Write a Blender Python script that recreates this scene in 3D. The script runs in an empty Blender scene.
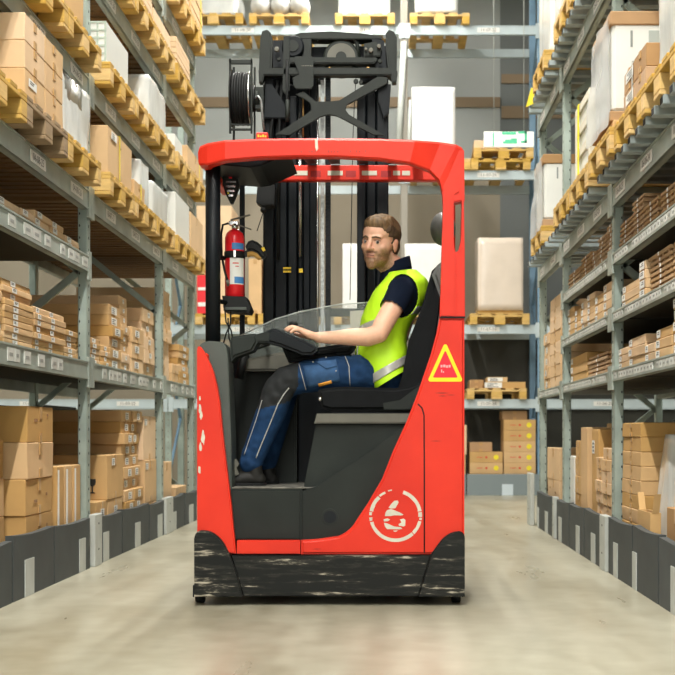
import bpy, bmesh, math, random
from mathutils import Vector, Matrix, noise
R = random.Random(7)
PI = math.pi
COL = bpy.context.scene.collection
F = 1300.0; VX = 391.0; VY = 433.0; CH = 0.835     # focal length in pixels, vanishing point, camera height

def WX(px, Y): return (px - VX) * Y / F
def WZ(py, Y): return CH + (VY - py) * Y / F
def P(px, py, Y): return Vector((WX(px, Y), Y, WZ(py, Y)))

# ------------------------------------------------------------------ materials
MATS = {}
def mat(name, col, rough=0.6, metal=0.0, noise_amt=0.0, noise_scale=8.0, col2=None, bump=0.0, rand=0.0,
        trans=0.0, alpha=1.0, spec=0.5, emit=None, estr=0.0, coat=0.0, stretch=None, thr=None, ior=1.45, detail=5):
    m = bpy.data.materials.new(name); m.use_nodes = True
    nt = m.node_tree; b = nt.nodes['Principled BSDF']; L = nt.links
    b.inputs['Base Color'].default_value = (*col, 1)
    b.inputs['Roughness'].default_value = rough
    b.inputs['Metallic'].default_value = metal
    b.inputs['IOR'].default_value = ior; b.inputs['Specular IOR Level'].default_value = spec
    if coat: b.inputs['Coat Weight'].default_value = coat; b.inputs['Coat Roughness'].default_value = 0.15
    if trans: b.inputs['Transmission Weight'].default_value = trans
    if alpha < 1: b.inputs['Alpha'].default_value = alpha
    if emit:
        b.inputs['Emission Color'].default_value = (*emit, 1); b.inputs['Emission Strength'].default_value = estr
    out = None
    if noise_amt or col2:
        tc = nt.nodes.new('ShaderNodeTexCoord'); mp = nt.nodes.new('ShaderNodeMapping')
        L.new(tc.outputs['Object'], mp.inputs['Vector'])
        if stretch: mp.inputs['Scale'].default_value = stretch
        n = nt.nodes.new('ShaderNodeTexNoise'); n.inputs['Scale'].default_value = noise_scale; n.inputs['Detail'].default_value = detail
        L.new(mp.outputs['Vector'], n.inputs['Vector'])
        rp = nt.nodes.new('ShaderNodeValToRGB')
        lo, hi = thr or (0.3, 0.7)
        rp.color_ramp.elements[0].position = lo; rp.color_ramp.elements[1].position = hi
        c2 = col2 or tuple(c * (1 - noise_amt) for c in col)
        rp.color_ramp.elements[0].color = (*c2, 1); rp.color_ramp.elements[1].color = (*col, 1)
        L.new(n.outputs['Fac'], rp.inputs['Fac'])
        out = rp.outputs['Color']
        if bump:
            bp = nt.nodes.new('ShaderNodeBump'); bp.inputs['Strength'].default_value = bump; bp.inputs['Distance'].default_value = 0.01
            L.new(n.outputs['Fac'], bp.inputs['Height']); L.new(bp.outputs['Normal'], b.inputs['Normal'])
    if rand:
        oi = nt.nodes.new('ShaderNodeObjectInfo'); hs = nt.nodes.new('ShaderNodeHueSaturation')
        mr = nt.nodes.new('ShaderNodeMapRange'); mr.inputs['To Min'].default_value = 1 - rand; mr.inputs['To Max'].default_value = 1 + rand * 0.6
        L.new(oi.outputs['Random'], mr.inputs['Value']); L.new(mr.outputs['Result'], hs.inputs['Value'])
        m2 = nt.nodes.new('ShaderNodeMath'); m2.operation = 'MULTIPLY_ADD'; m2.inputs[1].default_value = -0.25; m2.inputs[2].default_value = 1.1
        L.new(oi.outputs['Random'], m2.inputs[0]); L.new(m2.outputs[0], hs.inputs['Saturation'])
        if out: L.new(out, hs.inputs['Color'])
        else: hs.inputs['Color'].default_value = (*col, 1)
        out = hs.outputs['Color']
    if out: L.new(out, b.inputs['Base Color'])
    MATS[name] = m
    return m

M_CARD = mat('cardboard', (0.64, 0.395, 0.16), 0.75, noise_amt=0.14, noise_scale=5, rand=0.16)
M_CARD2 = mat('pale_cardboard', (0.72, 0.49, 0.27), 0.75, noise_amt=0.12, noise_scale=5, rand=0.12)
M_CARDD = mat('brown_cardboard', (0.47, 0.28, 0.13), 0.75, noise_amt=0.15, noise_scale=5, rand=0.15)
M_TAPE = mat('packing_tape', (0.50, 0.30, 0.12), 0.3)
M_SEAM = mat('flap_gap', (0.09, 0.05, 0.02), 0.9)
M_LABEL = mat('label_paper', (0.78, 0.78, 0.74), 0.6)
M_INK = mat('label_ink', (0.16, 0.16, 0.16), 0.6)
M_BLACK_INK = mat('black_ink', (0.02, 0.02, 0.02), 0.6)
M_YEL = mat('yellow_plastic_strap', (0.85, 0.72, 0.02), 0.4)
M_YDOT = mat('yellow_sticker', (0.85, 0.70, 0.03), 0.5)
M_RDOT = mat('red_print', (0.65, 0.07, 0.04), 0.6)
M_WOOD = mat('pallet_wood', (0.72, 0.46, 0.13), 0.75, noise_amt=0.3, noise_scale=6, rand=0.14, stretch=(1, 1, 5), bump=0.2)
M_WOODD = mat('weathered_pallet_wood', (0.36, 0.25, 0.14), 0.8, noise_amt=0.35, noise_scale=6, stretch=(1, 1, 5), bump=0.2)
M_DECK = mat('deck_planks', (0.20, 0.11, 0.04), 0.8, noise_amt=0.3, noise_scale=4, stretch=(1, 4, 1))
M_SLAT = mat('slat_wood', (0.46, 0.28, 0.13), 0.75, noise_amt=0.2, noise_scale=8, rand=0.15)
M_GALV = mat('galvanised_steel', (0.44, 0.53, 0.48), 0.42, 0.35, noise_amt=0.35, noise_scale=5, detail=8)
M_BEAM = mat('beam_steel', (0.47, 0.53, 0.48), 0.38, 0.35, noise_amt=0.42, noise_scale=3.2, detail=10)
M_HOLE = mat('post_hole', (0.01, 0.01, 0.01), 0.9)
M_BLUE = mat('blue_rack_paint', (0.20, 0.34, 0.48), 0.5, noise_amt=0.2)
M_PALEB = mat('pale_blue_beam', (0.53, 0.62, 0.65), 0.45, noise_amt=0.15, noise_scale=3)
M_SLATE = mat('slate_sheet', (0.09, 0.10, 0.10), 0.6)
M_TANPOST = mat('tan_grey_post', (0.27, 0.25, 0.21), 0.5)
M_DARKSHADE = mat('dark_shade_sheet', (0.045, 0.045, 0.035), 0.6, noise_amt=0.3, noise_scale=2)  # near-black colour that deepens the shade at rack backs and shelf undersides
M_BOARD = mat('charcoal_guard_board', (0.055, 0.066, 0.068), 0.6, noise_amt=0.25, noise_scale=6, rand=0.15)
M_STRIP = mat('pale_grey_strip', (0.50, 0.53, 0.50), 0.5, noise_amt=0.15)
M_WRAP = mat('stretch_wrap', (0.70, 0.72, 0.70), 0.22, noise_amt=0.16, noise_scale=7, bump=0.5, coat=0.4, stretch=(1, 1, .4))
M_WRAPC = mat('wrapped_carton_film', (0.70, 0.60, 0.50), 0.25, noise_amt=0.10, noise_scale=4, bump=0.3, coat=0.5)
M_WHITE = mat('white_enamel', (0.76, 0.77, 0.73), 0.3, noise_amt=0.04)
M_CREAM = mat('cream_lath', (0.74, 0.70, 0.58), 0.6, noise_amt=0.1)
M_GRILLE = mat('green_grey_plastic', (0.50, 0.58, 0.50), 0.5, noise_amt=0.2, noise_scale=20)
M_SACK = mat('white_sack_cloth', (0.82, 0.82, 0.80), 0.7, noise_amt=0.08)

# ------------------------------------------------------------------ mesh builder
class MB:
    def __init__(s): s.v = []; s.f = []; s.m = []; s.sm = []
    def _add(s, vs, fs, mi=0, smooth=False):
        o = len(s.v); s.v += [tuple(v) for v in vs]
        for f in fs: s.f.append([o + i for i in f]); s.m.append(mi); s.sm.append(smooth)
    def box(s, x0, x1, y0, y1, z0, z1, mi=0, bev=0.0, jit=0.0):
        if x0 > x1: x0, x1 = x1, x0
        if y0 > y1: y0, y1 = y1, y0
        if z0 > z1: z0, z1 = z1, z0
        if bev and min(x1-x0, y1-y0, z1-z0) > 2.2 * bev:
            bm = bmesh.new(); bmesh.ops.create_cube(bm, size=1)
            for v in bm.verts:
                v.co = Vector(((x0+x1)/2 + v.co.x*(x1-x0) + R.uniform(-jit, jit), (y0+y1)/2 + v.co.y*(y1-y0) + R.uniform(-jit, jit), (z0+z1)/2 + v.co.z*(z1-z0)))
            bmesh.ops.bevel(bm, geom=bm.edges[:], offset=bev, segments=1, affect='EDGES')
            s.bm(bm, mi); return s
        vs = [(x, y, z) for x in (x0, x1) for y in (y0, y1) for z in (z0, z1)]
        if jit: vs = [(a + R.uniform(-jit, jit), b + R.uniform(-jit, jit), c) for a, b, c in vs]
        s._add(vs, [(0,1,3,2), (4,6,7,5), (0,4,5,1), (2,3,7,6), (0,2,6,4), (1,5,7,3)], mi); return s
    def bm(s, bm, mi=0, smooth=False):
        bm.verts.ensure_lookup_table(); bm.verts.index_update()
        s._add([v.co[:] for v in bm.verts], [[v.index for v in f.verts] for f in bm.faces], mi, smooth); bm.free(); return s
    def obox(s, p, q, w, h, mi=0, up=(0, 0, 1)):
        # a bar from p to q, w wide, h tall
        p = Vector(p); q = Vector(q); d = (q - p).normalized(); u = Vector(up)
        if abs(d.dot(u)) > 0.98: u = Vector((0, 1, 0))
        a = d.cross(u).normalized() * w / 2; b = a.cross(d).normalized() * h / 2
        vs = [c + i * a + j * b for c in (p, q) for i in (-1, 1) for j in (-1, 1)]
        s._add(vs, [(0,1,3,2), (4,6,7,5), (0,4,5,1), (2,3,7,6), (0,2,6,4), (1,5,7,3)], mi); return s
    def tube(s, pts, r, n=12, mi=0, smooth=True, cap=True, flat=None):
        pts = [Vector(p) for p in pts]
        rs = r if isinstance(r, (list, tuple)) else [r] * len(pts)
        o = len(s.v); N = len(pts); prev = None
        for i, p in enumerate(pts):
            d = (pts[min(i+1, N-1)] - pts[max(i-1, 0)]).normalized()
            if prev is None:
                u = Vector((0, 0, 1)) if abs(d.z) < 0.9 else Vector((0, 1, 0))
                a = d.cross(u).normalized()
            else:
                a = (prev - d * prev.dot(d)).normalized()
            prev = a; b = d.cross(a)
            for k in range(n):
                t = 2 * PI * k / n
                s.v.append(tuple(p + (a * math.cos(t) + b * math.sin(t)) * rs[i]))
        for i in range(N - 1):
            for k in range(n):
                s.f.append([o+i*n+k, o+i*n+(k+1) % n, o+(i+1)*n+(k+1) % n, o+(i+1)*n+k]); s.m.append(mi); s.sm.append(smooth)
        if cap:
            s.f.append([o+k for k in range(n)][::-1]); s.m.append(mi); s.sm.append(False)
            s.f.append([o+(N-1)*n+k for k in range(n)]); s.m.append(mi); s.sm.append(False)
        return s
    def disc(s, c, axis, r, h, n=32, mi=0, r2=None, bev=0.0):
        c = Vector(c); ax = Vector(axis).normalized()
        if bev: return s.tube([c, c + ax*bev, c + ax*(h-bev), c + ax*h], [r-bev, r, r, r-bev], n, mi)
        return s.tube([c, c + ax*h], [r, r2 or r], n, mi)
    def ring(s, c, axis, R1, r, n=32, k=10, mi=0):
        c = Vector(c); ax = Vector(axis).normalized(); u = Vector((0, 0, 1)) if abs(ax.z) < .9 else Vector((1, 0, 0))
        a = ax.cross(u).normalized(); b = ax.cross(a); o = len(s.v)
        for i in range(n):
            t = 2*PI*i/n; d = a*math.cos(t) + b*math.sin(t)
            for j in range(k):
                w = 2*PI*j/k; s.v.append(tuple(c + d*(R1 + r*math.cos(w)) + ax*r*math.sin(w)))
        for i in range(n):
            for j in range(k):
                s.f.append([o+i*k+j, o+((i+1) % n)*k+j, o+((i+1) % n)*k+(j+1) % k, o+i*k+(j+1) % k]); s.m.append(mi); s.sm.append(True)
        return s
    def prism(s, poly, d0, d1, axis='y', mi=0, bev=0.0, seg=2):
        # poly in the plane across axis: y -> (x,z), x -> (y,z), z -> (x,y)
        def mk(a, b, t): return (a, t, b) if axis == 'y' else ((t, a, b) if axis == 'x' else (a, b, t))
        bm = bmesh.new(); n = len(poly)
        v0 = [bm.verts.new(mk(a, b, d0)) for a, b in poly]; v1 = [bm.verts.new(mk(a, b, d1)) for a, b in poly]
        bm.faces.new(v0[::-1]); bm.faces.new(v1)
        for i in range(n): bm.faces.new([v0[i], v0[(i+1) % n], v1[(i+1) % n], v1[i]])
        bmesh.ops.recalc_face_normals(bm, faces=bm.faces[:])
        if bev:
            es = [e for e in bm.edges if (e.verts[0] in v0 and e.verts[1] in v0) or (e.verts[0] in v1 and e.verts[1] in v1)]
            bmesh.ops.bevel(bm, geom=es, offset=bev, segments=seg, affect='EDGES', clamp_overlap=True)
        bmesh.ops.triangulate(bm, faces=[f for f in bm.faces if len(f.verts) > 4])
        s.bm(bm, mi); return s
    def ball(s, c, r, sc=(1, 1, 1), mi=0, n=16):
        bm = bmesh.new(); bmesh.ops.create_uvsphere(bm, u_segments=n, v_segments=max(6, n//2), radius=r)
        for v in bm.verts: v.co = Vector((v.co.x*sc[0], v.co.y*sc[1], v.co.z*sc[2])) + Vector(c)
        s.bm(bm, mi, True); return s
    def text(s, body, size, origin, right, up, mi=0, depth=0.0):
        cu = bpy.data.curves.new('lettering', 'FONT'); cu.body = body; cu.size = size; cu.align_x = 'CENTER'; cu.align_y = 'CENTER'
        cu.resolution_u = 2
        ob = bpy.data.objects.new('lettering', cu); COL.objects.link(ob)
        me = bpy.data.meshes.new_from_object(ob.evaluated_get(bpy.context.evaluated_depsgraph_get()))
        o = Vector(origin); r = Vector(right); u = Vector(up)
        s._add([o + r*v.co.x + u*v.co.y for v in me.vertices], [list(p.vertices) for p in me.polygons], mi)
        bpy.data.objects.remove(ob); bpy.data.curves.remove(cu); bpy.data.meshes.remove(me); return s
    def build(s, name, mats, parent=None, origin=None, sub=0, autosmooth=False):
        if not isinstance(mats, (list, tuple)): mats = [mats]
        off = Vector((0, 0, 0))
        if parent is not None:
            q = parent
            while q is not None: off += q.location; q = q.parent
        elif origin is not None: off = Vector(origin)
        else:
            xs = [v[0] for v in s.v]; ys = [v[1] for v in s.v]; zs = [v[2] for v in s.v]
            off = Vector(((min(xs)+max(xs))/2, (min(ys)+max(ys))/2, min(zs)))
        me = bpy.data.meshes.new(name)
        me.from_pydata([(x-off.x, y-off.y, z-off.z) for x, y, z in s.v], [], s.f)
        for m in mats: me.materials.append(m)
        me.polygons.foreach_set('material_index', s.m); me.polygons.foreach_set('use_smooth', s.sm)
        me.validate(); me.update()
        ob = bpy.data.objects.new(name, me); COL.objects.link(ob)
        if parent is not None: ob.parent = parent
        else: ob.location = off
        if sub:
            md = ob.modifiers.new('smooth', 'SUBSURF'); md.levels = sub; md.render_levels = sub
        return ob

LABELS = {}
def tag(o, label, cat, group=None):
    o['label'] = label; o['category'] = cat
    if group: o['group'] = group
    LABELS.setdefault(label, []).append((o.name, group)); return o
def empty(name, loc, label, cat, group=None):
    o = bpy.data.objects.new(name, None); COL.objects.link(o); o.location = loc; o.empty_display_size = 0.1
    return tag(o, label, cat, group)
def struct(o): o['kind'] = 'structure'; return o
def plabel(o, t): o['label'] = t; return o

# ------------------------------------------------------------------ the setting
def floor_mat():
    m = bpy.data.materials.new('polished_concrete'); m.use_nodes = True
    nt = m.node_tree; b = nt.nodes['Principled BSDF']; L = nt.links
    tc = nt.nodes.new('ShaderNodeTexCoord')
    def nz(scale, sx, sy, det=6):
        mp = nt.nodes.new('ShaderNodeMapping'); mp.inputs['Scale'].default_value = (sx, sy, 1)
        n = nt.nodes.new('ShaderNodeTexNoise'); n.inputs['Scale'].default_value = scale; n.inputs['Detail'].default_value = det
        L.new(tc.outputs['Object'], mp.inputs['Vector']); L.new(mp.outputs['Vector'], n.inputs['Vector']); return n
    n1 = nz(0.9, 1.0, 0.5); n2 = nz(7, 1, 1, 3); n3 = nz(2.2, 2.5, 0.4)
    mx = nt.nodes.new('ShaderNodeMix'); mx.data_type = 'FLOAT'; mx.inputs[0].default_value = 0.3
    L.new(n1.outputs['Fac'], mx.inputs[2]); L.new(n2.outputs['Fac'], mx.inputs[3])
    m2 = nt.nodes.new('ShaderNodeMix'); m2.data_type = 'FLOAT'; m2.inputs[0].default_value = 0.3
    L.new(mx.outputs[0], m2.inputs[2]); L.new(n3.outputs['Fac'], m2.inputs[3])
    rp = nt.nodes.new('ShaderNodeValToRGB'); e = rp.color_ramp.elements
    e[0].position = 0.32; e[0].color = (0.215, 0.188, 0.122, 1); e[1].position = 0.66; e[1].color = (0.46, 0.445, 0.352, 1)
    L.new(m2.outputs[0], rp.inputs['Fac']); L.new(rp.outputs['Color'], b.inputs['Base Color'])
    r2 = nt.nodes.new('ShaderNodeMapRange'); r2.inputs['To Min'].default_value = 0.20; r2.inputs['To Max'].default_value = 0.45
    L.new(n3.outputs['Fac'], r2.inputs['Value']); L.new(r2.outputs['Result'], b.inputs['Roughness'])
    return m
struct(MB().box(-9, 9, -8, 20.5, -0.2, 0).build('floor', floor_mat()))
M_WALL = mat('grey_wall_panel', (0.49, 0.52, 0.51), 0.7, noise_amt=0.12, noise_scale=0.7)
M_WALLT = mat('tan_wall_panel', (0.38, 0.33, 0.25), 0.7, noise_amt=0.12, noise_scale=0.7)
M_WALLD = mat('dark_wall_panel', (0.22, 0.24, 0.24), 0.7, noise_amt=0.2, noise_scale=0.7)
M_BAND = mat('brown_wall_band', (0.30, 0.22, 0.14), 0.7)
M_CEIL = mat('ceiling_sheet', (0.40, 0.40, 0.38), 0.8)
wb = MB(); wb.box(-9, 1.72, 20.5, 20.7, 4.9, 9, 0); wb.box(-9, 1.72, 20.5, 20.7, 0, 4.9, 1); wb.box(1.72, 9, 20.5, 20.7, 0, 9, 2)
struct(wb.build('wall_back', [M_WALL, M_WALLT, M_WALLD]))
struct(MB().box(-9.2, -9, -8, 20.7, 0, 9).build('wall_left', M_WALL))
struct(MB().box(9, 9.2, -8, 20.7, 0, 9).build('wall_right', M_WALL))
struct(MB().box(-9.2, 9.2, -8.2, -8, 0, 9).build('wall_front', M_WALL))
struct(MB().box(-9.2, 9.2, -8.2, 20.7, 9, 9.2).build('ceiling', M_CEIL))
struct(MB().box(-9, 1.72, 20.46, 20.5, WZ(107, 20.46), WZ(97, 20.46)).build('trim_1', M_BAND))
t2 = MB(); t2.box(1.74, 9, 20.46, 20.5, WZ(83, 20.46), WZ(74, 20.46)); t2.box(1.74, 9, 20.46, 20.5, WZ(118, 20.46), WZ(106, 20.46))
struct(t2.build('trim_2', M_BAND))

# ------------------------------------------------------------------ racks
class Frame:
    """u runs along the rack, v goes back into it, z is up"""
    def __init__(s, side, face): s.side = side; s.face = face
    def xy(s, u, v):
        if s.side == 'left': return (s.face - v, u)
        if s.side == 'right': return (s.face + v, u)
        return (u, s.face + v)
    def p(s, u, v, z): x, y = s.xy(u, v); return (x, y, z)
    def box(s, mb, u0, u1, v0, v1, z0, z1, mi=0, bev=0, jit=0):
        a = s.xy(u0, v0); b = s.xy(u1, v1)
        return mb.box(a[0], b[0], a[1], b[1], z0, z1, mi, bev, jit)
    def right_up(s):
        # reading direction of text on the front face
        return {'left': (0, 1, 0), 'right': (0, -1, 0), 'end': (1, 0, 0)}[s.side]
FL = Frame('left', -1.90); FR = Frame('right', 1.345); FE = Frame('end', 17.5)
LAB_N = 0
def location_label(fr, beam, u, z, h, w, txt, v=-0.012):
    m = MB(); fr.box(m, u - w/2, u + w/2, v - 0.004, v, z - h/2, z + h/2, 0)
    m.text(txt, h * 0.95, fr.p(u, v - 0.0055, z), fr.right_up(), (0, 0, 1), 1)
    return plabel(m.build('location_label', [M_LABEL, M_INK], beam), 'white location label')

def rack(fr, label, ys, levels, height, depth=1.1, planks=True, mats=(M_GALV, M_BEAM), post=0.058, tube_bars=False, tips=(), txt='04', nlab=3, braces=True):
    """levels: list of (top z, beam height, bays, kind)  kind: pallet / shelf"""
    x, y = fr.xy(ys[0], 0)
    root = empty('pallet_rack', (x, y, 0), label, 'rack')
    for u in ys:
        for v in (0, depth - post):
            m = MB(); fr.box(m, u - 0.045, u + 0.045, v, v + post, 0, height, 0, 0.006)
            if v == 0:
                z = 0.1
                while z < height:                       # the punched slots on the aisle face and on the side towards the camera
                    fr.box(m, u - 0.006, u + 0.006, v - 0.001, v + 0.01, z, z + 0.018, 1)
                    if fr.side != 'end':
                        fr.box(m, u - 0.046, u - 0.03, v + 0.043, v + 0.050, z, z + 0.014, 1)
                    z += 0.075
                fr.box(m, u - 0.07, u + 0.07, v - 0.03, v + post + 0.02, 0, 0.012, 0)
            m.build('upright_post', [mats[0] if fr.side != 'end' or u == 2.02 else (M_TANPOST if u == .18 else M_GALV), M_HOLE if fr.side != 'end' or u == 2.02 else M_TANPOST], root)
        if braces:
            z = 0.25; k = 0
            while z < height - 0.9:
                a, b = (post, depth - post) if k % 2 == 0 else (depth - post, post)
                MB().obox(fr.p(u, a, z), fr.p(u, b, z + 0.8), 0.03, 0.045).build('diagonal_brace', mats[0], root)
                z += 0.8; k += 1
    for zt, h, bays, kind in levels:
        for b in bays:
            u0 = ys[b] + 0.045; u1 = ys[b + 1] - 0.045
            m = MB(); fr.box(m, u0, u1, -0.012, 0.04, zt - h, zt, 0, 0.004)
            fr.box(m, u0, u1, -0.016, 0.0, zt - h, zt - h + 0.016, 0); fr.box(m, u0, u1, -0.018, 0.0, zt - 0.010, zt, 0)
            for ue, s in ((u0, 1), (u1, -1)):
                fr.box(m, ue - s * 0.04, ue + s * 0.03, -0.02, -0.004, zt - h - 0.05, zt + 0.03, 0)
            bm_ = m.build('front_beam', mats[1], root)
            if kind == 'pallet' and nlab:
                n = nlab if (u1 - u0) > 2 else max(1, nlab - 1)
                for i in range(n):
                    global LAB_N
                    LAB_N += 1
                    location_label(fr, bm_, u0 + (u1 - u0) * (i + 0.62) / n, zt - h / 2, min(0.062, h * .6), 0.30, '%s-%02d-%02d' % (txt, 9 - b, 20 + LAB_N % 9), -0.013)
            if kind == 'shelf':
                u = u0 + 0.15
                i = 0
                while u < u1 - 0.12:
                    if R.random() < (0.86 if fr.side == 'right' else 0.42):
                        w = R.uniform(0.05, 0.085) if fr.side == 'right' else R.uniform(0.08, 0.16)
                        mm = MB(); fr.box(mm, u, u + w, -0.0165, -0.012, zt - h * .80, zt - h * .20, 0)
                        fr.box(mm, u + w*.2, u + w*.72, -0.0175, -0.0165, zt - h * .58, zt - h * .42, 1)
                        mm.build('shelf_ticket', [M_TICKET, M_TINK], bm_)
                        u += w + 0.012
                    else: u += 0.07
            m = MB(); fr.box(m, u0, u1, depth - 0.05, depth, zt - h, zt, 0, 0.004); m.build('rear_beam', mats[1], root)
            if kind == 'pallet' and planks:
                m = MB(); u = u0 + 0.01
                while u < u1 - 0.1:
                    fr.box(m, u, u + 0.085, 0.045, depth - 0.055, zt - 0.045, zt - 0.018, 0); u += 0.128
                m.build('plank_deck', M_DECK, root)
            if kind == 'shelf':
                m = MB(); fr.box(m, u0, u1, 0.042, depth - 0.052, zt - 0.03, zt - 0.001, 0); m.build('shelf_panel', M_DARKSHADE, root)  # near-black panel colour stands in for shade under the shelf
            if tube_bars and kind == 'pallet':
                u = u0 + 0.10
                while u < u1 - 0.05:
                    m = MB(); fr.box(m, u, u + 0.07, -0.125, depth, zt, zt + 0.045, 0, 0.004)
                    fr.box(m, u + 0.008, u + 0.062, -0.127, -0.12, zt + 0.008, zt + 0.037, 1)
                    m.build('support_bar', [M_BLUEGREY, M_HOLE], root); u += 0.20
    return root
M_TICKET = mat('worn_ticket_paper', (0.56, 0.57, 0.53), 0.6, rand=.2); M_TINK = mat('faded_ticket_ink', (0.30, 0.31, 0.29), 0.7)
M_BLUEGREY = mat('zinc_bar', (0.36, 0.42, 0.43), 0.4, 0.4, noise_amt=0.2, noise_scale=6)
YL = [5.51 - 2.66, 5.51, 8.17, 10.81, 12.53]
YR = [5.48 - 2.4, 5.48, 7.88, 10.16, 11.75]
rackL = rack(FL, 'long grey pallet rack lining the left side of the aisle', YL,
     [(1.28, .11, (0,1,2,3), 'shelf'), (1.94, .10, (0,1), 'shelf'), (2.35, .12, (0,1,2,3), 'pallet'), (3.05, .12, (0,1,2,3), 'pallet'), (3.79, .12, (1,2,3), 'pallet'), (4.45, .12, (2,3), 'pallet')], 5.3, txt='04')
rackR = rack(FR, 'grey shelving rack lining the right side of the aisle', YR,
     [(1.21, .065, (0,1,2,3), 'shelf'), (1.56, .06, (0,1,2), 'shelf'), (1.91, .065, (0,1,2), 'shelf'), (2.31, .115, (0,1,2,3), 'pallet'), (3.67, .12, (0,1,2,3), 'pallet')], 5.1, tube_bars=True, planks=False, txt='06')
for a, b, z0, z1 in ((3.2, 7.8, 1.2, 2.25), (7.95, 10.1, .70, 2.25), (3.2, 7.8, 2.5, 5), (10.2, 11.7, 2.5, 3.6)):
    m = MB(); FR.box(m, a, b, 1.075, 1.095, z0, z1, 0); m.build('back_and_shade_panel', M_DARKSHADE, rackR)  # dark sheets put in for the rack's shaded depth, one partly a real panel
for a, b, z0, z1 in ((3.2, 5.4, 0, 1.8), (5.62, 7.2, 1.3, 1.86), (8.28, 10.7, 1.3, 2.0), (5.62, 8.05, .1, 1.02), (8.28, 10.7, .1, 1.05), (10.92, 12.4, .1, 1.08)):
    m = MB(); FL.box(m, a, b, 1.105, 1.115, z0, z1, 0); m.build('back_and_shade_panel', M_SLATE if z1 < 1.1 else M_DARKSHADE, rackL)  # near-black sheets stand in for deep shade behind the stacks; slate ones are panels
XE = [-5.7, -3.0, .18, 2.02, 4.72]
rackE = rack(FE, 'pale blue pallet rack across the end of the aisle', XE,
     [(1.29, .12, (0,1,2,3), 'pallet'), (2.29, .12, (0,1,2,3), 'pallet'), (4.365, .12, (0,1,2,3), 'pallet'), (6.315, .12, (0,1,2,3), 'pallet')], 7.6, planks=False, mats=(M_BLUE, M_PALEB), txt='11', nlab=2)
m = MB(); FE.box(m, .25, 4.6, 1.12, 1.14, 0.0, 2.17, 0); m.build('back_and_shade_panel', M_DARKSHADE, rackE)
# second rows standing back to back with the aisle racks
FL2 = Frame('left', -4.3); FR2 = Frame('right', 3.0)
rack(FL2, 'grey pallet rack seen through the gaps of the left rack', [3.2, 5.9, 8.6, 11.3, 14.0], [(1.20, .10, (0,1,2,3), 'pallet'), (2.35, .10, (0,1,2,3), 'pallet'), (3.8, .1, (0,1,2,3), 'pallet')], 5.2, planks=False, nlab=0)
rack(FR2, 'grey pallet rack seen beneath the lowest right shelf', [3.2, 5.9, 8.6, 11.3], [(1.0, .10, (0,1,2), 'pallet'), (2.35, .10, (0,1,2), 'pallet'), (3.8, .1, (0,1,2), 'pallet')], 5.1, planks=False, nlab=0)

# ------------------------------------------------------------------ floor guard boards and their posts
def UL(x, v=0.03): return F * (1.90 + v) / (VX - x)
def UR(x, v=0.03): return F * (1.345 + v) / (x - VX)
def guards(fr, bounds, face, strips, side):
    n = len(bounds)
    words = ['nearest', 'second nearest', 'third nearest', 'fourth nearest', 'fifth nearest', 'sixth nearest', 'seventh nearest', 'eighth nearest', 'ninth nearest']
    for i, (a, b, zt) in enumerate(bounds):
        lab = '%s charcoal floor guard board in front of the %s rack' % (words[i], side)
        c = fr.p((a + b) / 2, face + .02, 0)
        r = empty('floor_guard_board', c, lab, 'guard board', 'charcoal guard boards along the %s rack' % side)
        m = MB()
        # a panel leaning a touch, sagging top edge
        N = 8; tilt = R.uniform(-.012, .012)
        for k in range(N):
            t0 = k / N; t1 = (k + 1) / N
            za = zt - .012 * math.sin(PI * t0) + tilt * (t0 - .5); zb = zt - .012 * math.sin(PI * t1) + tilt * (t1 - .5)
            u0 = a + .004 + (b - a - .008) * t0; u1 = a + .004 + (b - a - .008) * t1
            vs = [fr.p(u, v, z) for u, zz in ((u0, za), (u1, zb)) for v in (face, face + .04) for z in (0, zz)]
            m._add(vs, [(0,1,3,2), (4,6,7,5), (0,4,5,1), (2,3,7,6), (0,2,6,4), (1,5,7,3)], 0)
        m.build('board', M_BOARD, r)
        for s0, s1, hz in strips:
            if a - .01 <= (s0 + s1) / 2 <= b + .01:
                s0_, s1_ = max(s0, a + .006), min(s1, b - .006)
                m = MB(); fr.box(m, s0_, s1_, face - .005, face - .0005, 0.002, hz, 0); m.build('pale_strip', M_STRIP, r)
bl = [(4.8, 5.58, .32)] + [(F*1.86/(VX-p), F*1.86/(VX-q), z) for p, q, z in ((-42, 12, .30), (13, 54, .325), (54.6, 90, .315), (99.6, 122, .30), (122.6, 149, .30), (149.6, 164, .285), (172.2, 184.5, .29), (185, 197, .29))]
sl = [(F*1.86/(VX-p), F*1.86/(VX-q), z) for p, q, z in ((24.5, 33.5, .19), (79, 85, .20), (103, 108.5, .19), (135, 140, .18), (157.6, 162, .18), (172, 176, .16), (189, 193, .17))]
guards(FL, bl, -.04, sl, 'left')
br = [(4.6, 5.4, .33)] + [(F*1.30/(p-VX), F*1.30/(q-VX), z) for p, q, z in ((701, 659, .33), (658.4, 632.8, .34), (632.3, 608.3, .335), (601.3, 584.2, .33), (583.8, 569.3, .325), (568.8, 556.6, .32), (553, 537, .32))]
srr = [(F*1.30/(p-VX), F*1.30/(q-VX), z) for p, q, z in ((676, 671.5, .22), (637, 632.9, .20), (618, 614, .20), (595.5, 591.5, .19), (579.8, 576.4, .19), (561.8, 559, .19), (548, 545.3, .18), (539, 537.3, .18))]
guards(FR, br, -.045, srr, 'right')
def gpost(fr, u, w, face, h, lab, grp):
    m = MB(); fr.box(m, u - w/2, u + w/2, face - .012, face + .03, 0, h, 0, .004)
    for z in (h*.3, h*.8): fr.box(m, u - .008, u + .008, face - .0135, face - .011, z, z + .012, 1)
    tag(m.build('guard_post', [M_STRIP, M_HOLE]), lab, 'post', grp)
gpost(FL, 8.20, .19, -.045, .325, 'pale grey guard post at the foot of the first left upright', 'pale guard posts on the left')
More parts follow.
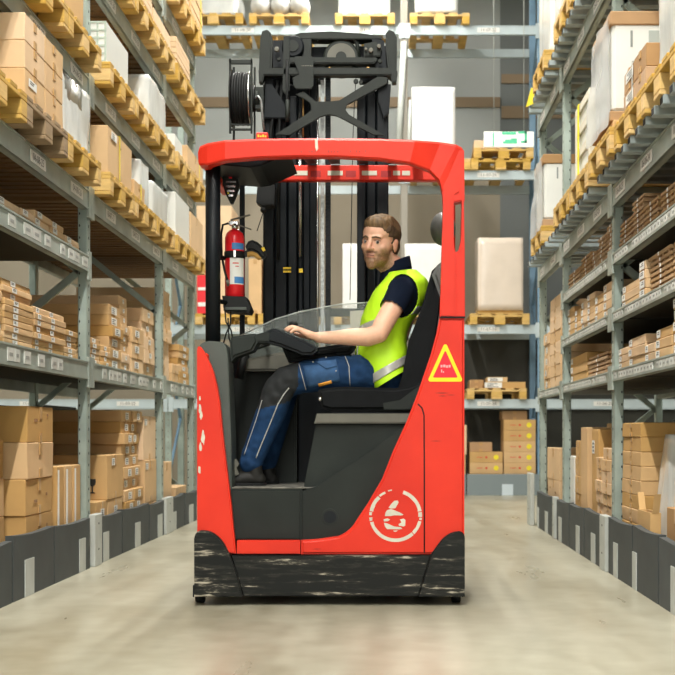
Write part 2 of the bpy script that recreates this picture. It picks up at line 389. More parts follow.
gpost(FL, F*1.86/(VX-168), .33, -.045, .30, 'pale grey guard post at the foot of the second left upright', 'pale guard posts on the left')
gpost(FR, F*1.30/(604.8-VX), .20, -.05, .335, 'pale grey guard post at the foot of the near right upright', 'pale guard posts on the right')
gpost(FR, F*1.30/(555-VX), .10, -.05, .33, 'narrow grey guard post between far right guard boards', 'pale guard posts on the right')
gpost(FR, 11.85, .24, -.08, .47, 'wide pale grey steel guard at the far end of right rack', 'pale guard posts on the right')
# ------------------------------------------------------------------ pallets
def make_pallet(mt):
    root = bpy.data.objects.new('wooden_pallet', None); COL.objects.link(root)
    m = MB()
    for x in (-.35, -.178, 0, .178, .35):          # deck boards run the long way over three cross boards
        w = .05 if abs(x) != .178 else .06
        m.box(x - w, x + w, -.6, .6, .122, .144, 0, .003, .001)
    for y in (-.5275, 0, .5275): m.box(-.4, .4, y - .0725, y + .0725, .1, .122, 0, .003)
    m.build('deck', mt, root)
    for x in (-.35, 0, .35):
        for y in (-.5275, 0, .5275):
            m = MB(); m.box(x - (.05 if x else .0725), x + (.05 if x else .0725), y - .0725, y + .0725, .022, .0998, 0, .004, .001)
            m.build('block', mt, root)
        m = MB(); m.box(x - (.05 if x else .0725), x + (.05 if x else .0725), -.6, .6, 0, .0218, 0, .003); m.build('bottom_board', mt, root)
    return root
P_NEW = make_pallet(M_WOOD); P_OLD = make_pallet(M_WOODD)
def copy_tree(o, parent=None):
    c = o.copy(); COL.objects.link(c); c.parent = parent
    for ch in o.children: copy_tree(ch, c)
    return c
used = set()
def pallet(fr, u, z, label, proto=None, v=-.12, group='yellow wooden pallets on the racks', rz=0, w=.8):
    proto = proto or P_NEW
    if id(proto) in used: o = copy_tree(proto)
    else: o = proto; used.add(id(proto))
    x, y = fr.xy(u + w/2, v + .6); o.scale = (w / .8, 1, 1)
    o.location = (x, y, z); o.rotation_euler = (0, 0, (0 if fr.side == 'end' else PI/2) + rz)
    tag(o, label, 'pallet', group); return o

# ------------------------------------------------------------------ cartons
ORD = ['topmost', 'second from top', 'third from top', 'fourth from top', 'fifth from top', 'sixth from top', 'seventh from top', 'eighth from top', 'ninth from top', 'tenth from top', 'eleventh from top', 'twelfth from top', 'thirteenth from top']
def carton(fr, u0, u1, v0, v1, z0, z1, label, group=None, mt=None, name='cardboard_box', lab=None, tape=True, cam=True, strap=None, cat='box', jit=.003, seam=True, labcam=False):
    """lab: list of (u fraction, z fraction, width, height) stickers on the aisle face"""
    mt = mt or M_CARD
    m = MB(); fr.box(m, u0, u1, v0, v1, z0, z1, 0, min(.004, (z1 - z0) * .12), jit)
    du = u1 - u0; dz = z1 - z0; e = .0008 + jit; vm = (v0 + v1) / 2; um = (u0 + u1) / 2
    if tape and dz > .07:
        tw = .024
        fr.box(m, um - tw, um + tw, v0 + .01, v1 - .01, z1, z1 + .0006, 1)
        fr.box(m, um - tw, um + tw, v0 - e, v0 + .001, z1 - min(.07, dz * .35), z1 - .003, 1)
        fr.box(m, um - tw, um + tw, v0 - e, v0 + .001, z0 + .003, z0 + min(.05, dz * .3), 1)
    if cat == 'box' and dz > .12 and R.random() < .45 and not lab and du > .45 and z0 < 2:
        a = u0 + du * R.uniform(.15, .3); zz = z0 + dz * R.uniform(.25, .6)
        fr.box(m, a, a + .02, v0 - e, v0, zz, zz + .016, 2); fr.box(m, a + .03, a + .055, v0 - e, v0, zz, zz + .016, 2)
        if du > .35:
            fr.box(m, u1 - du * .25, u1 - du * .25 + .018, v0 - e, v0, zz + .03, zz + .046, 2)
    ob = m.build(name, [mt, M_TAPE, M_CARDINK], None)
    tag(ob, label, cat, group)
    if lab:
        for (fu, fz, w, h) in lab:
            mm = MB(); cu = u0 + du * fu; cz = z0 + dz * fz
            fr.box(mm, cu - w/2, cu + w/2, v0 - e - .001, v0 - e + .0008, cz - h/2, cz + h/2, 0)
            if h > .02:
                for k in range(2 + int(h > .045)):
                    zz = cz + h/2 - h * (.25 + .27 * k); fr.box(mm, cu - w*.36, cu - w*.36 + w * R.uniform(.35, .7), v0 - e - .0016, v0 - e, zz - h*.07, zz + h*.07, 1)
            mm.build('white_label', [M_LABEL, M_INK], ob)
            if labcam:                                            # the label folds round on to the end of the box
                mm = MB(); fr.box(mm, u0 - e - .0005, u0 - e + .001, v0 + .02, v0 + .10, cz - h/2, cz + h/2, 0); mm.build('white_label', [M_LABEL, M_INK], ob)
    if strap:
        for fu in strap:
            mm = MB(); cu = u0 + du * fu; s = .009
            fr.box(mm, cu - s, cu + s, v0 - e - .002, v0 - e, z0, z1 + .003, 0); fr.box(mm, cu - s, cu + s, v0 - e, v1, z1 + .001, z1 + .004, 0)
            mm.build('strap', M_YEL if mt is not M_CARDD else M_STRIP, ob)
    return ob
M_CARDINK = mat('carton_print', (0.30, 0.17, 0.08), 0.8)
def stack(fr, u0, u1, v0, dv, z0, n, h, what, where, group, mt=None, lab=None, shift=.012, name='cardboard_box', every=None, cols=None, g=.0006, **kw):
    """n equal cartons one on the other; what = look, where = the stack's place (words)"""
    hs = h if isinstance(h, (list, tuple)) else [h] * n
    z = z0; n = len(hs)
    for k, hh in enumerate(hs):
        o = n - 1 - k
        word = ORD[o] if o < len(ORD) else 'bottom'
        if k == 0 and n > 2: word = 'bottom'
        label = ('%s, %s %s' % (what, word, where)) if n > 1 else '%s, %s' % (what, where)
        ds = R.uniform(-shift, shift); dd = R.uniform(0, shift)
        if kw.get('slat'): slat(fr, u0 + ds*.3, u1 + ds*.3, v0 + dd, v0 + dv + dd, z, z + hh, label, group)
        else: carton(fr, u0 + ds*.4, u1 + ds*.4, v0 + dd, v0 + dv + dd, z, z + hh - g, label, group, mt, name, lab if (every is None or k % every == 0) else None, **{a: b for a, b in kw.items() if a != 'slat'})
        z += hh
    return z
def slat(fr, u0, u1, v0, v1, z0, z1, label, group):
    """a thin tied bundle: a slatted board lying on spacer laths"""
    m = MB(); h = z1 - z0
    a = u0
    fr.box(m, u0, u1, v0, v1, z0 + h*.38, z1 - .0006, 0, .002, .002)
    for k in range(4):
        c = u0 + (u1 - u0) * (k + .5) / 4; fr.box(m, c - .018, c + .018, v0 + .006, v1 - .01, z0, z0 + h*.40, 0)
    o = m.build('slat_bundle', [M_SLAT], None); tag(o, label, 'slat bundle', group)
    mm = MB(); c = u0 + (u1 - u0) * .5
    fr.box(mm, c - .012, c + .012, v0 - .0035, v0 - .0015, z0 + h*.34, z1 - .001, 0); mm.build('white_band', M_LABEL, o)
LW = [(.5, .5, .05, .022)]
def zl(y, u): return CH + (VY - y) * u / F

# ---- left rack, floor level
G = 'brown cartons on the floor of the left rack'
stack(FL, 6.90, 7.43, .03, .60, 0, 5, .196, 'large plain brown carton', 'in tall near left floor stack', G, M_CARD, None, .02)
stack(FL, 5.75, 6.80, .12, .60, 0, 4, .20, 'wide brown carton', 'in stack at left photo edge', G, M_CARD)
for i, (a, b, w) in enumerate(((7.50, 7.66, 'left'), (7.70, 7.87, 'middle'), (7.90, 8.08, 'right'))):
    o = carton(FL, a, b, .03, .75, 0, .64, 'tall narrow carton standing on edge, %s of three by the first left upright' % w, G, M_CARD, tape=False)
    mm = MB(); FL.box(mm, a + .02, a + .05, .0255, .0285, .02, .62, 0); mm.build('white_tape', M_LABEL, o)
carton(FL, 7.5, 8.10, .78, 1.03, 0, .88, 'big brown carton behind the three narrow ones, near left floor', G, M_CARD)
o = carton(FL, 8.84, 9.36, .03, .62, .38, .685, 'brown carton printed with a black wine glass symbol, left floor', G, M_CARD, lab=[(.35, .84, .09, .05)])
gl = MB()
cx, cy0 = FL.xy(8.84, .10); yy = 8.8355; zc = .50     # the glass sign on the face towards the camera: cup, stem, foot
def on_end(mb, dx0, dx1, z0, z1): mb.box(FL.xy(0, .035)[0] - dx0, FL.xy(0, .035)[0] - dx1, yy - .001, yy, z0, z1, 0)
cup = [(-.022, .052), (.022, .052), (.024, .03), (.018, .012), (.004, 0), (.004, -.036), (.018, -.04), (.018, -.046), (-.018, -.046), (-.018, -.04), (-.004, -.036), (-.004, 0), (-.018, .012), (-.024, .03)]
gx = FL.xy(0, .13)[0]
gl.prism([(gx + a, zc - .03 + b) for a, b in cup], yy - .002, yy + .002, 'y', 0); gl.build('fragile_symbol', M_BLACK_INK, o)
for i, (a, b) in enumerate(((8.55, 8.86), (8.88, 9.34))):
    stack(FL, a, b, .03, .6, 0, 2, .19, 'labelled brown carton', 'under the glass-symbol carton, %s pair' % ('near', 'far')[i], G, M_CARD, [(.5, .6, .10, .05)])
stack(FL, 9.42, 9.76, .02, 1.0, 0, 12, .0835, 'deep labelled flat carton', 'in floor column right of glass-symbol box', G, M_CARD, [(.55, .5, .11, .05)], .05)
stack(FL, 9.80, 10.14, .03, .9, 0, 12, .0835, 'short labelled carton', 'in second floor column, middle left bay', G, M_CARD, [(.5, .5, .10, .05)], .06)
stack(FL, 10.20, 10.72, .03, .6, 0, None, [.28, .34, .35], 'upright pale carton', 'by the second left upright, floor', G, M_CARD2, [(.15, .86, .09, .05)])
carton(FL, 8.3, 8.8, .5, 1.0, 0, .92, 'dark set-back carton behind the wine glass carton, left floor', G, M_CARD)
carton(FL, 11.6, 12.4, .5, .95, 0, .83, 'large set-back carton in the far left floor bay', G, M_CARD)
carton(FL, 11.02, 11.5, .04, .5, 0, .585, 'rounded pale carton in front of far left floor bay', G, M_CARD2)
carton(FL, 11.70, 12.3, .04, .45, 0, .345, 'low labelled carton in the far left floor bay', G, M_CARD2, lab=[(.5, .7, .1, .04)])
# ---- left shelf at 1.28
G = 'flat cartons on the left chest-high shelf'
z = 1.28
stack(FL, 5.70, 6.10, .04, .7, z, 8, .036, 'flat carton', 'in pile at left photo edge, chest-high shelf', G, M_CARD, LW, .02, 'flat_carton')
stack(FL, 6.14, 6.47, .03, .7, z, 7, .036, 'flat carton', 'in first low pile, left chest-high shelf', G, M_CARD, [(.4, .5, .07, .026)], .02, 'flat_carton')
stack(FL, 6.50, 7.02, .03, .75, z, 10, .0335, 'flat carton', 'in tallest near pile, left chest-high shelf', G, M_CARD, [(.35, .5, .08, .025)], .02, 'flat_carton', labcam=True)
stack(FL, 7.05, 7.72, .03, .75, z, None, [.035]*7, 'flat carton', 'in wide pile, left chest-high shelf', G, M_CARD, [(.12, .5, .06, .026), (.55, .5, .07, .026)], .02, 'flat_carton')
stack(FL, 7.75, 8.08, .04, .7, z, 5, .0355, 'flat carton', 'in pile touching the first left upright', G, M_CARD, [(.4, .5, .09, .026)], .02, 'flat_carton')
G = 'cartons on the middle left chest-high shelf'
stack(FL, 8.28, 8.66, .03, .6, z, 5, .035, 'flat carton', 'pile just past the first left upright', G, M_CARD, [(.5, .5, .10, .026)], .02, 'flat_carton')
stack(FL, 8.70, 8.98, .03, .5, z, 4, .037, 'thin carton', 'small pile, middle left shelf', G, M_CARD, [(.5, .5, .06, .026)], .02, 'flat_carton')
stack(FL, 9.02, 9.40, .03, 1.0, z, 6, .0755, 'wide labelled carton', 'in tall column, middle left shelf', G, M_CARD, [(.42, .5, .17, .05)], .03)
stack(FL, 9.43, 9.70, .05, .9, z, 8, .0695, 'small carton', 'in tallest column, middle left shelf', G, M_CARD2, [(.5, .5, .05, .03)], .03)
stack(FL, 9.73, 10.18, .03, .5, z, 3, .118, 'square labelled carton', 'middle left shelf front', G, M_CARD2, [(.38, .6, .15, .05)], .02)
stack(FL, 10.21, 10.66, .03, .6, z, 5, .108, 'pale carton', 'column before the second left upright', G, M_CARD2, [(.5, .6, .09, .04)], .03)
G = 'cartons on the far left chest-high shelf'
stack(FL, 10.95, 11.45, .03, .7, z, 7, .112, 'pale tall-stacked carton', 'column past second left upright', G, M_CARD2, None, .03)
stack(FL, 11.48, 11.82, .03, .6, z, 2, .085, 'low carton', 'pair in far left shelf bay', G, M_CARD2)
stack(FL, 11.86, 12.44, .03, .8, z, 6, .061, 'labelled carton', 'in pile ending left chest-high shelf', G, M_CARD, [(.5, .5, .14, .032)], .02)
# ---- left shelf at 1.94
G = 'flat cartons on the short upper left shelf'
z = 1.94
for i, (a, b, n, w) in enumerate(((5.62, 6.02, 3, 'first'), (6.05, 6.34, 3, 'second'), (6.36, 6.78, 2, 'third'), (6.80, 7.04, 2, 'fourth'), (7.06, 7.40, 3, 'fifth'), (7.42, 7.70, 3, 'sixth'), (7.72, 8.06, 2, 'seventh'))):
    stack(FL, a, b, .03, .7, z, n, .037, 'reddish flat carton', 'of %s pile, short upper left shelf' % w, G, M_CARD2, [(.25, .5, .09, .03)], .015, 'flat_carton')

# ---- wrapped loads
def wrapped(fr, u0, u1, v0, v1, z0, z1, label, mt=None, amp=.012, taper=.0, group=None, cat='wrapped load', name='wrapped_load', seedv=0, slope=0.0, nn=10, cap=None):
    bm = bmesh.new(); bmesh.ops.create_cube(bm, size=1)
    bmesh.ops.subdivide_edges(bm, edges=bm.edges[:], cuts=nn, use_grid_fill=True)
    a = fr.xy(u0, v0); b = fr.xy(u1, v1)
    x0, x1 = sorted((a[0], b[0])); y0, y1 = sorted((a[1], b[1]))
    for v in bm.verts:
        x, y, zz = v.co
        r = 1 - taper * (zz + .5) ** 2
        # round the upright corners a little
        k = min(abs(x), abs(y)) * 2; f = 1 - .03 * max(0, k - .75) / .25 * (1 if max(abs(x), abs(y)) > .49 else 0)
        X = (x0+x1)/2 + x * (x1-x0) * r * f; Y = (y0+y1)/2 + y * (y1-y0) * r * f
        Z = z0 + (zz + .5) * (z1 - z0)
        if slope and zz > .45: 
            s = (X - (x0+x1)/2) / (x1 - x0); Z -= abs(slope) * (max(0, s if fr.side == 'left' else -s) * 2) ** 1.5
        q = Vector((X * 4 + seedv, Y * 4, Z * 2.2)); d = noise.noise(q) * amp + noise.noise(q * 3.1) * amp * .4
        side = Vector((x if abs(x) > .49 else 0, y if abs(y) > .49 else 0, 0))
        if zz > -.49: v.co = Vector((X, Y, Z)) + side * 2 * (d - amp*.8) + Vector((0, 0, d if zz > .45 else 0))
        else: v.co = Vector((X, Y, Z)) - side * amp
    m = MB(); m.bm(bm, 0, True); o = m.build(name, mt or M_WRAP)
    return tag(o, label, cat, group)

# ---- left rack, pallet level 2.35
PZ = .1445; V0 = -.12
z = 2.35; GP = 'yellow wooden pallets on the left rack'
pallet(FL, 5.56, z, 'yellow pallet cut by the left photo edge, level above flat cartons', group=GP)
pallet(FL, 6.37, z, 'dark weathered pallet under the cartons at upper left', P_OLD, group=GP)
pallet(FL, 7.19, z, 'yellow pallet under the sloping white wrapped load', group=GP)
pallet(FL, 8.25, z, 'chipboard-blocked pallet under the yellow-strapped square carton', group=GP)
pallet(FL, 9.08, z, 'yellow pallet under a flat carton, second in middle left bay', group=GP)
pallet(FL, 9.92, z, 'yellow pallet under the far wrapped load, middle left bay', group=GP)
pallet(FL, 10.87, z, 'yellow pallet under the tall white box, far left bay', group=GP)
pallet(FL, 11.68, z, 'last yellow pallet on the lowest left pallet level', group=GP)
G = 'brown cartons on the dark upper left pallet'; zz = z + PZ
for k in range(3):
    for j in range(2):
        o = carton(FL, 6.39 + .375*j, 6.757 + .375*j, V0 + .02 + .02*(k == 2)*0, .55, zz + .137*k, zz + .137*(k+1) - .001, 'large brown carton, %s row, %s side, on dark upper left pallet' % (('bottom', 'middle', 'top')[k], ('near', 'far')[j]), G, M_CARD2, lab=[(.35, .6, .14, .04)] if (k == 0 and j == 0) else None)
wrapped(FL, 7.22, 7.95, V0 + .03, .8, zz, 2.90, 'sloping translucent white wrapped load beside the upper left cartons', slope=.16, amp=.02)
carton(FL, 8.27, 9.02, V0 + .02, .62, zz, zz + .30, 'square brown carton with a yellow strap on chipboard pallet', None, M_CARD2, strap=[.45], lab=[(.22, .86, .16, .05)])
carton(FL, 9.10, 9.50, V0 + .02, .6, zz, zz + .12, 'low brown carton with yellow strap beside wrapped stack', None, M_CARD, strap=[.6])
wrapped(FL, 9.54, 9.95, V0 + .06, .8, zz, zz + .36, 'white wrapped stack behind the low strapped carton, middle left', amp=.008)
wrapped(FL, 9.97, 10.70, V0 + .04, .8, zz, zz + .28, 'low white wrapped load at far end of middle left bay', amp=.008)
carton(FL, 10.92, 11.66, V0 + .03, .7, zz, zz + .37, 'tall pale grey wrapped box in the far left bay', None, M_WHITE, tape=False)
carton(FL, 11.74, 12.48, V0 + .03, .7, zz, zz + .34, 'pale pinkish carton at the end of lowest left pallet level', None, M_CARD2)
# ---- level 3.05
z = 3.05; zz = z + PZ
W3 = ['first', 'second', 'third']
for b, us in ((0, (5.56, 6.38, 7.2)), (1, (8.25, 9.08, 9.92)), (2, (10.87, 11.68))):
    for i, u in enumerate(us):
        pallet(FL, u, z, '%s yellow pallet of %s left bay, second pallet level up' % (W3[i], ('near', 'middle', 'far')[b]), group=GP)
for i, u in enumerate((5.60, 6.42, 7.24)):
    carton(FL, u, u + .70, V0 + .10, .6, zz, zz + .36, 'carton load above the top-left beam, %s from the left' % W3[i], None, M_CARD)
def grille_box(fr, u0, u1, v0, v1, z0, z1, label):
    r = empty('crated_panel_pack', fr.p((u0+u1)/2, (v0+v1)/2, z0), label, 'crate')
    m = MB(); fr.box(m, u0, u1, v0, v1, z0, z1, 0, .004); m.build('pack', M_WHITE, r)
    m = MB(); n = 5
    for k in range(n + 1):
        zq = z0 + (z1 - z0 - .012) * k / n; fr.box(m, u0 - .006, u0 - .001, v0, v1, zq, zq + .012, 0)
    k = v0
    while k < v1: fr.box(m, u0 - .007, u0 - .002, k, k + .012, z0, z1, 0); k += .05
    m.build('end_grille', M_GRILLE, r)
grille_box(FL, 8.27, 8.95, V0 + .03, .5, zz, zz + .26, 'white panel pack with green grille end on upper left pallet')
carton(FL, 9.12, 9.8, V0 + .4, .9, zz, zz + .1, 'low carton set back on a pallet, upper middle left', None, M_CARD)
wrapped(FL, 9.86, 10.72, V0 + .05, .85, zz, zz + .36, 'large white plastic-wrapped load, upper middle left bay', amp=.014)
carton(FL, 10.98, 11.4, V0 + .05, .5, zz, zz + .17, 'small white box on the far upper left pallet', None, M_WHITE, tape=False)
carton(FL, 11.5, 12.46, V0 + .02, .7, zz, zz + .19, 'long pale carton with yellow strap near the roof corner', None, M_CARD2, strap=[.72])
# ---- level 3.79
z = 3.79; zz = z + PZ
for b, us in ((1, (8.25, 9.08, 9.92)), (2, (10.87, 11.68))):
    for i, u in enumerate(us):
        pallet(FL, u, z, '%s yellow pallet of %s left bay, third pallet level up' % (W3[i], ('near', 'middle', 'far')[b]), group=GP)
def planks(fr, u0, u1, v0, v1, z0, n, h, label, strap=None):
    r = empty('plank_bundle', fr.p((u0+u1)/2, (v0+v1)/2, z0), label, 'plank bundle')
    m = MB()
    for k in range(n): fr.box(m, u0 + R.uniform(0, .02), u1 - R.uniform(0, .02), v0 + R.uniform(0, .012), v1, z0 + k*h, z0 + (k+1)*h - .004, 0, .003)
    m.build('planks', M_CARD2 if h > .04 else M_WOOD, r)
    for s in strap or []:
        m = MB(); fr.box(m, s - .012, s + .012, v0 - .004, v0 - .001, z0, z0 + n*h, 0); fr.box(m, s - .012, s + .012, v0 - .002, v1, z0 + n*h, z0 + n*h + .003, 0); m.build('strap', M_YEL, r)
planks(FL, 9.10, 9.84, V0 + .02, .7, zz, 4, .05, 'pale plank bundle with yellow strap, third left pallet level', [9.3])
planks(FL, 9.95, 10.70, V0 + .03, .7, zz, 3, .055, 'long pale plank bundle beside the second upright top', [])
planks(FL, 10.92, 11.66, V0 + .02, .8, zz, 5, .048, 'stepped plank bundle, near one of far third level', [])
carton(FL, 11.74, 12.3, V0 + .4, .9, zz, zz + .08, 'flat grey carton lying set back at far third level', None, M_CARD2)
# ---- level 4.45
z = 4.45; zz = z + PZ
pallet(FL, 10.87, z, 'near yellow pallet on the highest visible left beam', group=GP)
pallet(FL, 11.68, z, 'far yellow pallet on the highest visible left beam', group=GP)
planks(FL, 10.93, 11.64, V0 + .02, .7, zz, 3, .05, 'plank bundle at the top edge, near highest pallet', [])
planks(FL, 11.74, 12.46, V0 + .02, .75, zz, 6, .06, 'tall plank bundle with strap at highest far left', [12.3])

# ================================================================== right rack
G = 'cartons on the floor of the right rack'
stack(FR, 7.18, 7.74, .03, .35, 0, 11, .0812, 'long brown carton', 'in tall column left of white bag', G, M_CARD, None, .008)
stack(FR, 7.24, 7.74, .39, .5, 0, 11, .0812, 'inner brown carton', 'in second column, near right floor', G, M_CARD, None, .006)
wrapped(FR, 6.50, 7.13, .065, .70, 0, .82, 'tall bulging white plastic-wrapped bundle on the right floor', taper=.14, amp=.02, nn=16)
def open_carton(fr, u0, u1, v0, v1, h, label):
    m = MB(); t = .005
    fr.box(m, u0, u1, v0, v0 + t, 0, h, 0); fr.box(m, u0, u1, v1 - t, v1, 0, h, 0)
    fr.box(m, u0, u0 + t, v0 + t, v1 - t, 0, h, 0); fr.box(m, u1 - t, u1, v0 + t, v1 - t, 0, h, 0); fr.box(m, u0 + t, u1 - t, v0 + t, v1 - t, 0, t, 0)
    o = m.build('open_cardboard_box', [M_CARD, M_TAPE], None); tag(o, label, 'box')
    for a, b, up in ((u0, -1, .10), (u1, 1, .09)):
        f = MB(); p = [fr.p(a, v0 + .01, h - .001), fr.p(a, v1 - .01, h - .001), fr.p(a + b*.05, v1 - .01, h + up), fr.p(a + b*.05, v0 + .01, h + up)]
        q = [(x + .003*b*0, y + .004*b, z_) for x, y, z_ in p]
        f._add(p + q, [(0,1,2,3), (7,6,5,4), (0,4,5,1), (1,5,6,2), (2,6,7,3), (3,7,4,0)], 0); f.build('flap', M_CARD, o)
open_carton(FR, 6.74, 7.09, .0, .055, .42, 'narrow open brown carton with raised flaps beside the white bag')
carton(FR, 6.02, 6.44, .02, .30, 0, .47, 'dark brown carton at right photo edge, floor level', G, M_CARDD)
for a, b, v, d, h, n, t in ((9.62, 10.04, .3, .6, .83, 1, 'big carton set back, far side of middle right floor'),):
    carton(FR, a, b, v, v + d, 0, h, t, G, M_CARD)
carton(FR, 9.78, 9.98, .03, .28, 0, .66, 'white-faced narrow upright carton, middle right floor', G, M_WHITE, tape=False)
stack(FR, 9.40, 9.72, .03, .35, 0, None, [.13]*6, 'small carton with yellow dot', 'of column, middle right floor', G, M_CARD)
carton(FR, 9.05, 9.34, .02, .75, 0, .875, 'tall upright panel carton, left one on middle right floor', G, M_CARD2, tape=False)
carton(FR, 8.74, 9.01, .05, .75, 0, .86, 'tall upright panel carton, right one on middle right floor', G, M_CARD, tape=False, lab=[(.75, .86, .10, .09)])
stack(FR, 8.46, 8.72, .02, .4, 0, None, [.075]*9, 'small reddish carton', 'in left column by near right upright', G, M_CARD2, None, .02)
stack(FR, 8.10, 8.43, .02, .45, 0, None, [.074]*10, 'reddish carton', 'in right column by near right upright', G, M_CARD2, None, .02)
stack(FR, 10.72, 11.50, .03, .5, 0, None, [.20, .24, .27], 'pale carton', 'in far right floor bay', G, M_CARD2)
carton(FR, 10.5, 11.6, .58, .98, 0, .92, 'big set-back carton in the far right floor bay', G, M_CARD)
# ---- shelf 1.21
z = 1.21; G = 'cartons on the lowest right shelf'
stack(FR, 5.80, 6.30, .02, .5, z, 5, .055, 'white-labelled carton', 'in column at right edge, lowest shelf', G, M_CARD, [(.12, .5, .08, .04), (.9, .5, .06, .04)], .01)
stack(FR, 6.33, 6.70, .02, .5, z, 3, .052, 'labelled carton', 'lowest right shelf, beside edge column', G, M_CARD, [(.85, .5, .08, .036)], .01)
stack(FR, 6.73, 6.97, .02, .5, z, 2, .048, 'long carton', 'low pair, lowest right shelf', G, M_CARD2, [(.85, .5, .07, .034)], .01)
stack(FR, 7.00, 7.46, .02, .5, z, 3, .054, 'white-ended carton', 'trio, lowest right shelf', G, M_CARD2, [(.9, .5, .08, .036)], .01)
stack(FR, 7.49, 7.80, .02, .4, z, 3, .042, 'small carton', 'beside near right upright, lowest shelf', G, M_CARD2, [(.8, .5, .08, .03)], .01)
stack(FR, 9.15, 9.98, .03, .7, z, 3, .066, 'wide brown carton', 'past middle of lowest right shelf', G, M_CARD, [(.9, .5, .10, .04)], .01)
GS = 'thin slat bundles on the right shelves'
stack(FR, 8.28, 9.10, .03, .35, z, 5, .030, 'slat bundle', 'of low pile, lowest right shelf', GS, slat=True)
stack(FR, 7.98, 8.24, .03, .35, z, 6, .029, 'slat bundle', 'just past upright, lowest right shelf', GS, slat=True)
stack(FR, 10.30, 10.48, .03, .5, z, None, [.09]*4, 'white-sided carton', 'by second right upright, far bay', G, M_CARD2, None, .01)
stack(FR, 10.52, 11.20, .02, .6, z, None, [.095]*8, 'pale carton', 'in tallest column, far right bay', G, M_CARD2, None, .01)
stack(FR, 11.24, 11.64, .02, .5, z, None, [.10]*5, 'pale carton', 'in last column, far right bay', G, M_CARD2, [(.5, .5, .1, .05)], .01)
# ---- shelf 1.56
z = 1.56; G = 'cartons on the second right shelf'
stack(FR, 5.78, 6.32, .02, .35, z, 7, .029, 'slat bundle', 'in right-edge pile, second right shelf', GS, slat=True)
stack(FR, 6.35, 6.90, .02, .35, z, 7, .0285, 'slat bundle', 'in next pile, second right shelf', GS, slat=True)
stack(FR, 6.93, 7.09, .01, .4, z, 4, .05, 'white-fronted carton', 'between slats and cartons, second shelf', G, M_CARD2, [(.5, .5, .12, .04)], .006)
stack(FR, 7.12, 7.72, .02, .5, z, 3, .046, 'tilted long carton', 'second right shelf near upright', G, M_CARD2, [(.88, .5, .09, .034)], .01)
stack(FR, 7.54, 7.80, .55, .4, z, 4, .045, 'set-back carton', 'second right shelf near upright', G, M_CARD2, None, .01)
for a, b, n, h, w, mt_ in ((7.96, 8.36, 4, .055, 'first', M_CARD2), (8.38, 8.72, 3, .062, 'second', M_CARD), (8.75, 9.05, 5, .046, 'third', M_CARD2), (9.08, 9.34, 4, .052, 'fourth', M_CARD2), (9.36, 9.66, 4, .045, 'fifth', M_CARD), (9.70, 10.04, 4, .056, 'sixth', M_CARD)):
    stack(FR, a, b, .02, .5, z, n, h, 'carton', 'of %s column, middle second right shelf' % w, G, mt_, [(.8, .5, .08, h*.7)], .008)
# ---- shelf 1.91
z = 1.91
for a, b, n, w in ((5.75, 6.24, 9, 'right-edge'), (6.28, 6.62, 5, 'second'), (6.66, 7.02, 5, 'third'), (7.05, 7.38, 8, 'fourth'), (7.41, 7.80, 6, 'fifth'), (7.96, 8.26, 8, 'sixth'), (8.30, 8.60, 7, 'seventh'), (8.64, 8.88, 5, 'eighth'), (8.91, 9.36, 6, 'ninth'), (9.42, 10.05, 5, 'tenth')):
    stack(FR, a, b, .02, .4, z, n, .0285, 'slat bundle', 'of %s pile, top right shelf' % w, GS, slat=True)
# ---- pallet level 2.31
z = 2.31 + .0455; zz = z + PZ; GP = 'yellow wooden pallets on the right rack'
pallet(FR, 5.53, z, 'yellow pallet below the wrapped load at right edge', v=-.14, w=.74, group=GP)
pallet(FR, 6.29, z, 'yellow pallet under the two strapped cartons, right rack', v=-.14, w=.74, group=GP)
pallet(FR, 7.06, z, 'yellow pallet under the white cabinet, right rack', v=-.16, w=.76, group=GP)
pallet(FR, 8.00, z, 'yellow pallet under the cream crate, right rack', v=-.14, group=GP)
pallet(FR, 8.86, z, 'empty yellow pallet past the cream crate', v=-.14, group=GP)
pallet(FR, 10.42, z, 'yellow pallet under the distant white cabinet', v=-.14, group=GP)
wrapped(FR, 5.56, 6.20, -.10, .9, zz, 3.25, 'tall grey plastic-wrapped load at the upper right edge', amp=.02, nn=14)
for k in range(2):
    for j in range(2):
        carton(FR, 6.30 + .30*j, 6.59 + .30*j, -.11, .24, zz + .115*k, zz + .115*(k+1) - .001, 'brown carton, %s layer %s side, between wrapped load and white cabinet' % (('lower', 'upper')[k], ('near', 'far')[j]), 'strapped cartons on right pallet', M_CARDD, lab=[(.4, .6, .2, .05)] if j else None, strap=[.12] if j else None)
